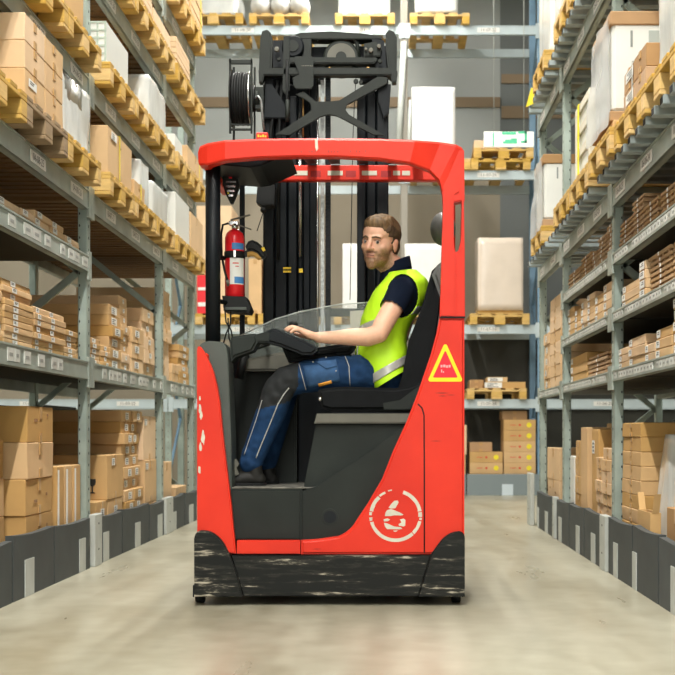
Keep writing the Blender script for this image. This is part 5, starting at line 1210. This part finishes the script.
M_JEAN = mat('blue_denim', (.016, .052, .135), .9, spec=.2, noise_amt=.45, noise_scale=16, bump=.4)
M_JEANK = mat('black_knee_cloth', (.014, .016, .017), .85)
M_STITCH = mat('pale_stitching', (.40, .40, .38), .7)
M_SHOE = mat('black_shoe_leather', (.016, .015, .013), .5)
M_EYE = mat('eye_white', (.30, .26, .23), .3); M_IRIS = mat('iris_dark', (.02, .015, .012), .5, spec=.1)
M_ORG = mat('orange_tag', (.75, .33, .04), .6)

def Q(p): return P(p[0], p[1], p[2])
def blob_chain(mb, pts):
    """pts: (Vector, r)"""
    dense = []
    for (a, ra), (b, rb) in zip(pts, pts[1:]):
        n = max(2, int((b - a).length / .012))
        for i in range(n): t = i / n; dense.append((a.lerp(b, t), ra + (rb - ra) * t))
    dense.append(pts[-1])
    if len(dense) > 1: mb.tube([d[0] for d in dense], [d[1] for d in dense], 20)
    for v, r in pts: mb.ball(v, r * .999, n=20)
def remesh(mb, voxel, smooth_it=6, fac=.5, sub=False):
    me = bpy.data.meshes.new('tmp'); me.from_pydata(mb.v, [], mb.f); me.update()
    ob = bpy.data.objects.new('tmp', me); COL.objects.link(ob)
    r = ob.modifiers.new('r', 'REMESH'); r.mode = 'VOXEL'; r.voxel_size = voxel; r.use_smooth_shade = True
    if smooth_it: s = ob.modifiers.new('s', 'SMOOTH'); s.factor = fac; s.iterations = smooth_it
    m2 = bpy.data.meshes.new_from_object(ob.evaluated_get(bpy.context.evaluated_depsgraph_get()))
    out = MB(); out._add([v.co[:] for v in m2.vertices], [list(p.vertices) for p in m2.polygons], 0, True)
    bpy.data.objects.remove(ob); bpy.data.meshes.remove(me); bpy.data.meshes.remove(m2)
    return out
MAN = empty('person', P(385, 470, 6.70), 'man in hi-vis vest, navy polo and jeans sitting in the truck, looking at the camera', 'person')

# head frame
HC = P(379.8, 243.6, 6.66); HS = 1.09
yaw = math.radians(26); roll = math.radians(7); 
HR = (Matrix.Rotation(-yaw, 3, 'Z') @ Matrix.Rotation(roll, 3, 'Y') @ Matrix.Rotation(math.radians(3), 3, 'X'))
# local head axes: x = image right, y = away from the camera, z = up; the face looks along -y
def H(x, f, z): return HC + HR @ (Vector((x, -f, z)) * HS)
def Hinv(p): v = HR.inverted() @ (Vector(p) - HC) / HS; return v.x, -v.y, v.z
def ell(mb, c, rad, n=28):
    bm = bmesh.new(); bmesh.ops.create_uvsphere(bm, u_segments=n, v_segments=n//2, radius=1)
    for v in bm.verts: v.co = H(c[0] + v.co.x*rad[0], c[1] + v.co.y*rad[1], c[2] + v.co.z*rad[2])
    mb.bm(bm, 0, True)
def hcap(mb, pts): blob_chain(mb, [(H(*p[:3]), p[3]*HS) for p in pts])
m = MB()
ell(m, (0, -.014, .038), (.078, .098, .086)); ell(m, (0, .030, -.012), (.069, .064, .085)); ell(m, (0, .032, -.070), (.055, .050, .043))
ell(m, (0, .066, -.103), (.026, .024, .022)); ell(m, (0, .045, .045), (.064, .052, .05))
for s in (-1, 1):
    ell(m, (s*.040, .057, -.020), (.024, .023, .026)); ell(m, (s*.081, -.004, -.006), (.009, .017, .031)); ell(m, (s*.084, -.004, .010), (.008, .017, .016))
    hcap(m, [(s*.012, .097, .023, .009), (s*.040, .080, .026, .010)]); ell(m, (s*.042, .02, -.064), (.016, .034, .028))
hcap(m, [(0, .094, .020, .009), (0, .104, -.004, .0105), (0, .113, -.026, .0125)]); 
for s in (-1, 1): ell(m, (s*.0125, .101, -.030), (.0085, .011, .0075))
hcap(m, [(-.019, .083, -.0565, .005), (0, .092, -.0545, .0068), (.019, .083, -.0565, .005)]); hcap(m, [(-.015, .083, -.0650, .005), (0, .090, -.0660, .0072), (.015, .083, -.0650, .005)])
ell(m, (0, .080, -.088), (.024, .013, .018))
for s in (-1, 1): hcap(m, [(s*.022, .080, .001, .0125), (s*.034, .076, .001, .0125)])
# neck, torso core, arms
nk = [(H(0, -.018, -.06), .060), (P(394, 268, 6.70), .062), (P(399, 280, 6.72), .075)]
blob_chain(m, nk)
blob_chain(m, [(P(399, 285, 6.72), .09), (P(394, 310, 6.72), .115), (P(386, 345, 6.72), .10), (P(387, 370, 6.72), .11)])
blob_chain(m, [(P(401, 289, 6.60), .055), (P(399, 291, 6.56), .058), (P(392, 309, 6.50), .052), (P(383, 325, 6.47), .050), (P(379, 333.5, 6.46), .047), (P(368, 337, 6.465), .047), (P(352, 337, 6.48), .043), (P(335, 337.5, 6.50), .034), (P(318, 337.5, 6.515), .0275)])
blob_chain(m, [(P(397, 288, 6.84), .055), (P(394, 290, 6.88), .058), (P(386, 312, 6.95), .052), (P(380, 336, 6.97), .046), (P(363, 344, 6.93), .042), (P(346, 348, 6.88), .030)])
# left hand lying over the control panel: a palm slab and five bent digits
for dy, dz in ((0, 0),):
    for k, yy in enumerate((6.482, 6.503, 6.524, 6.545)):
        blob_chain(m, [(P(317, 337.5, 6.50 + .010*k), .021), (P(309, 334.3, yy - .002), .0195), (P(301.5, 330.2 + (.6, .1, 0, .5)[k], yy), .0145)])
L_ = ((6.478, 295, 329.6, 291, 332.4, .0088), (6.502, 292.8, 327.6, 287.6, 330.6, .0098), (6.526, 292, 326.9, 285.8, 329.6, .0102), (6.550, 293, 327.4, 287.8, 330.0, .0098))
for yy, ax, ay, bx, by, r_ in L_:
    blob_chain(m, [(P(302, 330.4, yy), .0125), (P((302+ax)/2, (330.4+ay)/2 - .6, yy), .0112), (P(ax, ay, yy), r_ + .0008), (P((ax+bx)/2 - .3, (ay+by)/2 - .3, yy), r_), (P(bx, by, yy), r_ - .0012)])
blob_chain(m, [(P(314, 337, 6.545), .018), (P(306.5, 336.5, 6.572), .0135), (P(300, 335.2, 6.585), .0115), (P(295, 333.6, 6.588), .0095)])
# right hand on the right thigh
for k, yy in enumerate((6.845, 6.865, 6.886, 6.906)):
    blob_chain(m, [(P(346, 348, 6.87), .021), (P(338, 350, yy), .019), (P(332, 352.5, yy), .0125), (P(327, 354.5, yy), .0105), (P(322.5 + abs(k-1.7)*1.2, 357.5, yy), .0085)])
blob_chain(m, [(P(343, 350, 6.85), .018), (P(337, 353, 6.825), .0125), (P(332, 355, 6.82), .0095)])
body = remesh(m, .0042, 3, .5)
o = body.build('body', M_SKIN, MAN)
# pigments: beard, lips, brows, reddish nose, ears and knuckles
me = o.data; ca = me.color_attributes.new('tint', 'FLOAT_COLOR', 'POINT')
def ss(a, b, x): t = max(0, min(1, (x - a) / (b - a))); return t*t*(3 - 2*t)
off = MAN.location
for i, v in enumerate(me.vertices):
    p = v.co + off; x, f, z = Hinv(p); base = Vector((.72, .42, .285))
    n_ = noise.noise(p * 60) * .06 + noise.noise(p * 14) * .07
    base = base * (1 + n_)
    if -.16 < z < .15 and abs(x) < .12 and abs(f) < .16:
        beard = ss(-.028, -.062, z + .10 * max(0, .055 - f) * -1 + .0) * ss(-.03, .012, f)
        side = ss(-.01, -.05, z) * ss(.030, .052, abs(x)) * ss(-.012, .01, f)
        mous = ss(-.036, -.043, z) * ss(-.056, -.050, z) * ss(.040, .030, abs(x)) * ss(.07, .085, f)
        w = min(1, max(beard, side, mous)) * (1 - ss(-.128, -.15, z) * .4)
        clean = ss(.034, .022, abs(x)) * ss(-.072, -.066, z) * ss(.05, .08, f)     # bare skin round the mouth
        if z > -.072: w *= (1 - .75 * clean * (1 - mous))
        w *= .82 + .3 * noise.noise(p * 150)
        base = base.lerp(Vector((.13, .065, .022)), max(0, min(.85, w)))
        lip = ss(.023, .017, abs(x)) * ss(-.050, -.054, z) * ss(-.0735, -.069, z) * ss(.074, .082, f)
        base = base.lerp(Vector((.47, .19, .14)), lip * .7)
        base = base.lerp(Vector((.62, .27, .19)), .5 * (ss(.03, .0, abs(x)) * ss(-.045, -.02, z) * ss(.01, -.015, z) * ss(.08, .1, f) + ss(.076, .082, abs(x))))
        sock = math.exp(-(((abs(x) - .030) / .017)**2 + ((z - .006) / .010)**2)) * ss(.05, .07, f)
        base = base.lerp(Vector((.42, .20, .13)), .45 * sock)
    ca.data[i].color = (max(0, base.x), max(0, base.y), max(0, base.z), 1)
lp = MB(); hcap(lp, [(-.019, .0885, -.0602, .0013), (0, .0985, -.0600, .0015), (.019, .0885, -.0602, .0013)]); lp.build('mouth_line', mat('mouth_dark', (.12, .04, .03), .6), MAN)
# eyes and brows
for s in (-1, 1):
    e = MB(); c = H(s*.0300, .0805, .0015); e.ball(c, .0118*HS, n=16); eo = e.build('eye', M_EYE, MAN)
    d = (Vector((0, 0, CH)) - c).normalized(); e = MB(); e.ball(c + d*.0062*HS, .0070*HS, n=12); e.build('iris', M_IRIS, eo)
    e = MB(); hcap(e, [(s*.0170, .0905, .0105, .0030), (s*.0290, .0905, .0135, .0034), (s*.0425, .0790, .0085, .0030)]); e.build('upper_eyelid', mat('lid_skin', (.42, .22, .15), .6), MAN)
    b = MB(); hcap(b, [(s*.012, .1030, .0215, .0040), (s*.028, .0985, .0250, .0048), (s*.044, .0855, .0215, .0034)]); b.build('eyebrow', M_BROW, MAN)
# hair cap, swept to the image left, short at the sides
hm = MB(); ell(hm, (0, -.016, .050), (.086, .106, .090), 40); ell(hm, (.0, .030, .088), (.066, .066, .042), 30); ell(hm, (0, -.045, -.005), (.076, .072, .075), 30)
hh = remesh(hm, .006, 4, .5)
keep = MB(); V = [Vector(v) for v in hh.v]; ok = []
for v in V:
    x, f, z = Hinv(v)
    fringe = .060 - .012 * (x / .06) + .004 * math.sin(x * 190)
    if f > .045: k = z > fringe
    elif f > .018: k = z > (.030 if abs(x) > .045 else fringe)
    elif f > -.0: k = z > -.012 + (.0 if f < .012 else .01)
    elif f > -.03: k = z > .022 or (f < -.026 and z > -.045)
    else: k = z > -.062
    ok.append(k)
idx = {}
fs = [f for f in hh.f if all(ok[i] for i in f)]
for f in fs:
    for i in f: idx.setdefault(i, len(idx))
vs = [None]*len(idx)
for i, j in idx.items():
    v = V[i]; d = noise.noise(Vector((v.x*70, v.y*70, v.z*22))) * .004; vs[j] = v + (v - HC).normalized() * (d + .001)
keep._add(vs, [[idx[i] for i in f] for f in fs], 0, True)
M_HAIR2 = mat('dark_side_hair', (.085, .052, .026), .65, noise_amt=.5, noise_scale=60, bump=.5)
keep.m = [1 if Hinv(keep.v[f[0]])[2] < .072 + .015*math.sin(Hinv(keep.v[f[0]])[1]*60) else 0 for f in keep.f]
ho = keep.build('hair', [M_HAIR, M_HAIR2], MAN); md = ho.modifiers.new('thick', 'SOLIDIFY'); md.thickness = .014; md.offset = -1

# torso loft: (px, py, half width px, half depth m, tilt deg)
RG = [(390.0, 381.5, 18.5, .212, 32), (386.5, 368, 21.5, .205, 30), (381.5, 352, 25, .185, 27), (383.5, 336, 27, .175, 23), (391, 317, 29, .176, 18), (397, 301, 29.5, .192, 14), (401, 287, 24.5, .186, 11), (402.5, 277.5, 16, .135, 8), (401, 270, 10.5, .072, 6)]
YTt = 6.72
def loftpt(t, a, off=0.0):
    s = max(0, min(len(RG) - 1.0001, t)); i = int(s); u = s - i
    p = [RG[max(0, min(len(RG) - 1, i + k))] for k in (-1, 0, 1, 2)]
    q = [0.5 * ((2*p[1][k]) + (-p[0][k] + p[2][k])*u + (2*p[0][k] - 5*p[1][k] + 4*p[2][k] - p[3][k])*u*u + (-p[0][k] + 3*p[1][k] - 3*p[2][k] + p[3][k])*u**3) for k in range(5)]
    c = P(q[0], q[1], YTt); w = q[2] * YTt / F + off; d = q[3] + off; tl = math.radians(q[4])
    ca_, sa = math.cos(a), math.sin(a)
    ca_ = math.copysign(abs(ca_)**.85, ca_); sa = math.copysign(abs(sa)**.85, sa)
    return Vector((c.x + ca_*w*math.cos(tl), YTt + sa*d, c.z + ca_*w*math.sin(tl)))
def loft(t0, t1, off, nt_=60, na=96, test=None, wr=0.0):
    mb = MB(); vs = []
    for i in range(nt_ + 1):
        t = t0 + (t1 - t0)*i/nt_
        for j in range(na):
            a = 2*PI*j/na; pt = loftpt(t, a, off)
            if wr:
                n_ = noise.noise(Vector((pt.x*7 + pt.z*5, pt.y*7, pt.z*11 - pt.x*6))) * wr + noise.noise(pt*26) * wr * .3
                pt += Vector((math.cos(a), math.sin(a), 0)) * n_
            vs.append(pt)
    fs = []
    for i in range(nt_):
        for j in range(na):
            f = [i*na + j, i*na + (j+1) % na, (i+1)*na + (j+1) % na, (i+1)*na + j]
            if test is None or all(test(vs[k]) for k in f): fs.append(f)
    used_ = sorted({k for f in fs for k in f}); mp = {k: n for n, k in enumerate(used_)}
    mb._add([vs[k] for k in used_], [[mp[k] for k in f] for f in fs], 0, True); return mb
# polo shirt
sm = MB(); lb = loft(0, 7.9, .002, 40, 64); sm._add(lb.v, lb.f, 0, True)
n0 = 64; sm.f.append(list(range(n0))[::-1]); sm.m.append(0); sm.sm.append(True); top = len(lb.v) - n0; sm.f.append(list(range(top, top + n0))); sm.m.append(0); sm.sm.append(True)
blob_chain(sm, [(P(402, 288, 6.62), .062), (P(401, 291, 6.56), .070), (P(396, 302, 6.52), .0665), (P(392.5, 308, 6.505), .0655)])
blob_chain(sm, [(P(398, 287, 6.82), .062), (P(395, 290, 6.88), .068), (P(389, 308, 6.94), .064)])
sh = remesh(sm, .006, 4, .5)
# cut the left sleeve at a clean hem: keep what lies above the hem plane, or inboard of the arm
A_ = P(401, 291, 6.56); B_ = P(391.5, 309.5, 6.50); ax = (B_ - A_).normalized()
V = [Vector(v) for v in sh.v]
def in_sleeve_end(v):
    d = (v - B_).dot(ax); rad = ((v - B_) - ax*d).length
    return d > .0 and rad < .085 and v.y < 6.60 and d < .12
fs = [f for f in sh.f if not any(in_sleeve_end(V[i]) for i in f)]
u_ = sorted({k for f in fs for k in f}); mp = {k: n for n, k in enumerate(u_)}
s2 = MB(); s2._add([V[k] for k in u_], [[mp[k] for k in f] for f in fs], 0, True); s2.build('polo_shirt', M_NAVY, MAN)
cl = MB(); n = 40; rows = 5; vs = []
cc = P(395.5, 268.5, 6.71)
for i in range(rows + 1):
    for j in range(n):
        a = 2*PI*j/n; h = i/rows; rr = .078 - .010*h
        p = cc + Vector((math.cos(a)*rr*1.06, math.sin(a)*rr, -.030 + .062*h + math.cos(a)*.032 + (.0 if math.cos(a) > -.6 else -.01)))
        vs.append(p)
cl._add(vs, [(i*n + j, i*n + (j+1) % n, (i+1)*n + (j+1) % n, (i+1)*n + j) for i in range(rows) for j in range(n)], 0, True)
co = cl.build('collar', M_NAVY, MAN); md = co.modifiers.new('thick', 'SOLIDIFY'); md.thickness = .006; md.offset = 0
# hi-vis vest with arm holes
def hole(p):
    px = VX + p.x*F/p.y; py = VY - (p.z - CH)*F/p.y
    if abs(p.y - YTt) < .07: return True
    cx_, cy_ = (402.5, 295.5) if p.y < YTt else (398, 296)
    dx = (px - cx_) / 15.5; dy = (py - cy_) / 21.5
    return dx*dx + dy*dy > 1
vm = loft(0, 7.55, .017, 110, 160, hole, .007); vo = vm.build('hi_vis_vest', M_HIVIS, MAN); md = vo.modifiers.new('thick', 'SOLIDIFY'); md.thickness = .004; md.offset = -1
for t0, t1 in ((.50, 1.00), (3.55, 3.98)):
    sm_ = loft(t0, t1, .0195, 8, 160, hole, .007); so = sm_.build('reflective_band', M_REFL, vo); md = so.modifiers.new('thick', 'SOLIDIFY'); md.thickness = .002; md.offset = 1
# pale zip edge down the front of the vest
zp = MB(); zp.tube([loftpt(.0 + .3*k, PI*1.0 + .55, .021) for k in range(0, 14)], .0035, 6); zp.build('vest_edge', M_STITCH, vo)
# jeans
jm = MB()
blob_chain(jm, [(P(388, 370, 6.72), .10), (P(386, 376, 6.64), .095)]); blob_chain(jm, [(P(388, 370, 6.72), .10), (P(386, 376, 6.80), .095)])
blob_chain(jm, [(P(386, 376, 6.635), .090), (P(362, 373, 6.60), .093), (P(335, 373.5, 6.585), .089), (P(308, 376, 6.58), .083), (P(287, 381, 6.58), .078), (P(278, 391, 6.58), .078), (P(273, 408, 6.585), .077), (P(263, 432, 6.59), .070), (P(252.5, 458, 6.595), .060), (P(251, 463, 6.595), .060)])
blob_chain(jm, [(P(386, 373, 6.81), .105), (P(340, 374, 6.84), .088), (P(296, 378, 6.84), .078), (P(285, 388, 6.84), .075), (P(277, 420, 6.84), .068), (P(266, 462, 6.84), .058)])
jj = remesh(jm, .0065, 4, .5)
jv = []
for v in jj.v:
    v = Vector(v); px = VX + v.x*F/v.y; py = VY - (v.z - CH)*F/v.y
    k = math.exp(-((px - 285)/26)**2 - ((py - 395)/22)**2) + .7*math.exp(-((py - 452)/14)**2) + .6*math.exp(-((px - 365)/18)**2)
    w = noise.noise(Vector((v.x*16 + v.z*22, v.y*9, v.z*14 - v.x*20))) * .010 * (.35 + k)
    c = Vector((v.x, 6.59 if v.y < 6.71 else 6.84, v.z)); jv.append(v + Vector((0, (v.y - c.y), 0)).normalized() * w + Vector((0, 0, w*.5)))
jj.v = [tuple(v) for v in jv]
def kneecap(f):
    v = Vector(jj.v[f[0]]); px = VX + v.x*F/v.y; py = VY - (v.z - CH)*F/v.y
    if v.y > 6.72: return False
    # slanting panel round the knee: from the top of the thigh over the knee on to the shin
    return px < 299 - max(0, (py - 385)) * .55 and py < 408 - (px - 262)*.10 and py < 404 + (280 - px)*.2
jj.m = [1 if kneecap(f) else 0 for f in jj.f]
jo = jj.build('jeans', [M_JEAN, M_JEANK], MAN)
# surface point of the jeans towards the camera
from mathutils.bvhtree import BVHTree
bvh = BVHTree.FromPolygons([Vector(v) for v in jj.v], jj.f)
def surf(px, py, lift=.002):
    o_ = Vector((0, 0, CH)); d = (P(px, py, 6.5) - o_).normalized(); h = bvh.ray_cast(o_, d)
    return (h[0] - d*lift) if h[0] is not None else P(px, py, 6.5)
def ribbon(pts, r, nm, mt, n=24):
    dense = []
    for (a, b) in zip(pts, pts[1:]):
        for i in range(6): t = i/6; dense.append(surf(a[0] + (b[0]-a[0])*t, a[1] + (b[1]-a[1])*t))
    dense.append(surf(*pts[-1])); mb = MB(); mb.tube(dense, r, 6); return mb.build(nm, mt, jo)
ribbon([(289, 388), (284, 394), (278, 404), (270, 424), (262, 443), (256, 458)], .0030, 'reflective_piping', M_STITCH)
ribbon([(262, 400), (256, 420), (249, 440), (244, 455)], .0022, 'side_seam', M_STITCH)
ribbon([(299, 364), (302, 375), (306, 390)], .0022, 'side_seam', M_STITCH)
ribbon([(345, 356), (349, 366), (350, 386)], .0022, 'side_seam', M_STITCH)
def patch(quad, nm, mt, lift=.005, n=8):
    mb = MB(); vs = []
    for i in range(n + 1):
        for j in range(n + 1):
            s = i/n; t = j/n
            x = (quad[0][0]*(1-s) + quad[1][0]*s)*(1-t) + (quad[3][0]*(1-s) + quad[2][0]*s)*t
            y = (quad[0][1]*(1-s) + quad[1][1]*s)*(1-t) + (quad[3][1]*(1-s) + quad[2][1]*s)*t
            vs.append(surf(x, y, lift))
    mb._add(vs, [(i*(n+1)+j, (i+1)*(n+1)+j, (i+1)*(n+1)+j+1, i*(n+1)+j+1) for i in range(n) for j in range(n)], 0, True)
    ob = mb.build(nm, mt, jo); md = ob.modifiers.new('thick', 'SOLIDIFY'); md.thickness = .004; md.offset = 0; return ob
M_JEAN2 = mat('light_denim', (.032, .095, .22), .85, noise_amt=.4, noise_scale=25)
patch([(303, 366), (337, 362), (340, 381), (308, 388)], 'cargo_pocket', M_JEAN2, .003)
patch([(316, 362), (336, 359.5), (337, 366), (326, 369)], 'pocket_flap', M_JEAN2, .008)
patch([(318, 384), (331, 380.5), (332, 383), (319, 386.6)], 'orange_tag', M_ORG, .010, 3)
for x, y in ((313, 362), (336, 371), (326, 357.5)):
    mb = MB(); mb.ball(surf(x, y, .004), .0045, n=10); mb.build('rivet', M_STITCH, jo)
# shoes
SZ = WZ(489, 6.37) + .008
for yy, dx in ((6.59, 0), (6.84, 13)):
    q = MB()
    blob_chain(q, [(P(259 + dx, 479, yy), .034), (P(250 + dx, 477, yy), .040), (P(241 + dx, 479, yy), .037), (P(233 + dx, 480.5, yy), .034)])
    blob_chain(q, [(P(256 + dx, 477, yy), .038), (P(253 + dx, 464, yy), .046)])
    q = remesh(q, .006, 3)
    q.v = [(x, y, max(z, SZ + .012)) for x, y, z in q.v]
    so = q.build('shoe', M_SHOE, MAN)
    s = MB(); pts = [(P(267 + dx, 480, yy).x, 0), (P(228 + dx, 480, yy).x, 0)]
    s.prism([(pts[1][0] - .002, yy - .036), (pts[1][0] + .03, yy - .044), (pts[0][0] - .03, yy - .038), (pts[0][0], yy - .02), (pts[0][0], yy + .02), (pts[0][0] - .03, yy + .038), (pts[1][0] + .03, yy + .044), (pts[1][0] - .002, yy + .036)], SZ + .0005, SZ + .014, 'z', 0, .004)
    s.build('sole', M_RUB, so)
    if dx == 0:
        s = MB(); s.prism(poly([(231.5, 461), (236, 459), (239, 464), (236.5, 468), (239, 474), (235.5, 476), (232.5, 470)], yy - .045), yy - .048, yy - .03, 'y', 0, .003); s.build('grey_shoe_patch', M_PLT, so)
# ------------------------------------------------------------------ lights
M_TUBE = mat('lamp_diffuser', (1, 1, 1), .5, emit=(1.0, .97, .90), estr=14.0)
M_LAMPB = mat('lamp_housing', (.7, .7, .7), .5)
def lamp(x, y, z, L, P_, lab, w=.10, col=(1.0, .965, .89)):
    r = empty('ceiling_lamp', (x, y, z), lab, 'lamp', 'linear ceiling lamps')
    MB().box(x - .09, x + .09, y - L/2 - .03, y + L/2 + .03, z + .02, z + .09, 0, .01).build('housing', M_LAMPB, r)
    MB().box(x - w/2, x + w/2, y - L/2, y + L/2, z + .005, z + .0195, 0).build('diffuser', M_TUBE, r)
    m = MB()
    for s in (-1, 1): m.tube([(x, y + s*L*.4, z + .09), (x, y + s*L*.4, 8.99)], .004, 6)
    m.build('hanger', M_LAMPB, r)
    ld = bpy.data.lights.new('lamp_light', 'AREA'); ld.shape = 'RECTANGLE'; ld.size = w; ld.size_y = L; ld.energy = P_; ld.color = col
    lo = bpy.data.objects.new('lamp_light', ld); COL.objects.link(lo); lo.location = (0, 0, 0); lo.parent = r
LP = 330
k = 0
for i, y in enumerate((-5.0, -1.4, 2.2, 5.8, 9.4, 13.0, 16.6)):
    lamp(-.38, y, 7.6, 3.3, LP * (1.5 if y < 4 else 1.0), 'linear lamp over the truck aisle, number %s from the front' % ['one', 'two', 'three', 'four', 'five', 'six', 'seven'][i])
for i, y in enumerate((0., 5.0, 10.0, 15.0)):
    lamp(-6.2, y, 7.6, 3.3, LP * .8, 'linear lamp over the aisle to the left, %s' % ['nearest', 'second', 'third', 'farthest'][i])
for i, y in enumerate((0., 6.0, 12.0)):
    lamp(5.9, y, 7.6, 3.3, LP * .35, 'linear lamp over the aisle to the right, %s' % ['nearest', 'second', 'farthest'][i])
def overhead_fill(x0, x1, y0, y1, P_, lab):  # added overhead fill with a glowing pane, out of view
    z = 8.98
    MB_ = MB().box(x0, x1, y0, y1, z - .02, z, 0)
    o = MB_.build('fill_pane_1', mat('overhead_fill_pane', (1, 1, 1), .5, emit=(.92, .97, 1.0), estr=2.0)); o['kind'] = 'structure'
    ld = bpy.data.lights.new('overhead_fill', 'AREA'); ld.shape = 'RECTANGLE'; ld.size = x1 - x0; ld.size_y = y1 - y0; ld.energy = P_; ld.color = (.93, .97, 1.0)
    lo = bpy.data.objects.new('overhead_fill', ld); COL.objects.link(lo); lo.location = ((x0+x1)/2, (y0+y1)/2, z - .03)
overhead_fill(-3.5, 3.5, -7.5, 1.0, 150, '')
# unseen fill light and glowing pane, added behind the camera
ld = bpy.data.lights.new('camera_side_fill', 'AREA'); ld.shape = 'RECTANGLE'; ld.size = 5.0; ld.size_y = 4.6; ld.energy = 150; ld.color = (1.0, .98, .95)
lo = bpy.data.objects.new('camera_side_fill', ld); COL.objects.link(lo); lo.location = (-.3, -7.85, 3.4); lo.rotation_euler = (PI/2, 0, 0)
o = MB().box(-2.8, 2.2, -7.99, -7.93, 1.1, 5.7).build('fill_pane_2', mat('camera_side_fill_pane', (.9, .9, .9), .5, emit=(1, .98, .95), estr=.8)); o['kind'] = 'structure'
w = bpy.data.worlds.new('world'); bpy.context.scene.world = w; w.use_nodes = True
w.node_tree.nodes['Background'].inputs['Color'].default_value = (.5, .52, .5, 1); w.node_tree.nodes['Background'].inputs['Strength'].default_value = .1
# ------------------------------------------------------------------ camera
cd = bpy.data.cameras.new('camera'); cam = bpy.data.objects.new('camera', cd); COL.objects.link(cam)
cd.sensor_width = 36; cd.lens = F / 675 * 36; cam.location = (0, 0, CH); cam.rotation_euler = (PI/2, 0, 0)
cd.shift_x = -(VX - 337.5) / 675; cd.shift_y = (VY - 337.5) / 675; cd.clip_start = .05; cd.clip_end = 100
cd.dof.use_dof = True; cd.dof.focus_distance = 6.45; cd.dof.aperture_fstop = 5.6
sc = bpy.context.scene; sc.camera = cam
sc.view_settings.view_transform = 'Standard'; sc.view_settings.look = 'None'; sc.view_settings.gamma = 1; sc.view_settings.exposure = -0.40
sc.view_settings.use_curve_mapping = False
for l, xs in LABELS.items():
    if len(xs) > 1: print('DUPLABEL', len(xs), l)
    if not 4 <= len(l.split()) <= 16: print('BADLEN', len(l.split()), l)
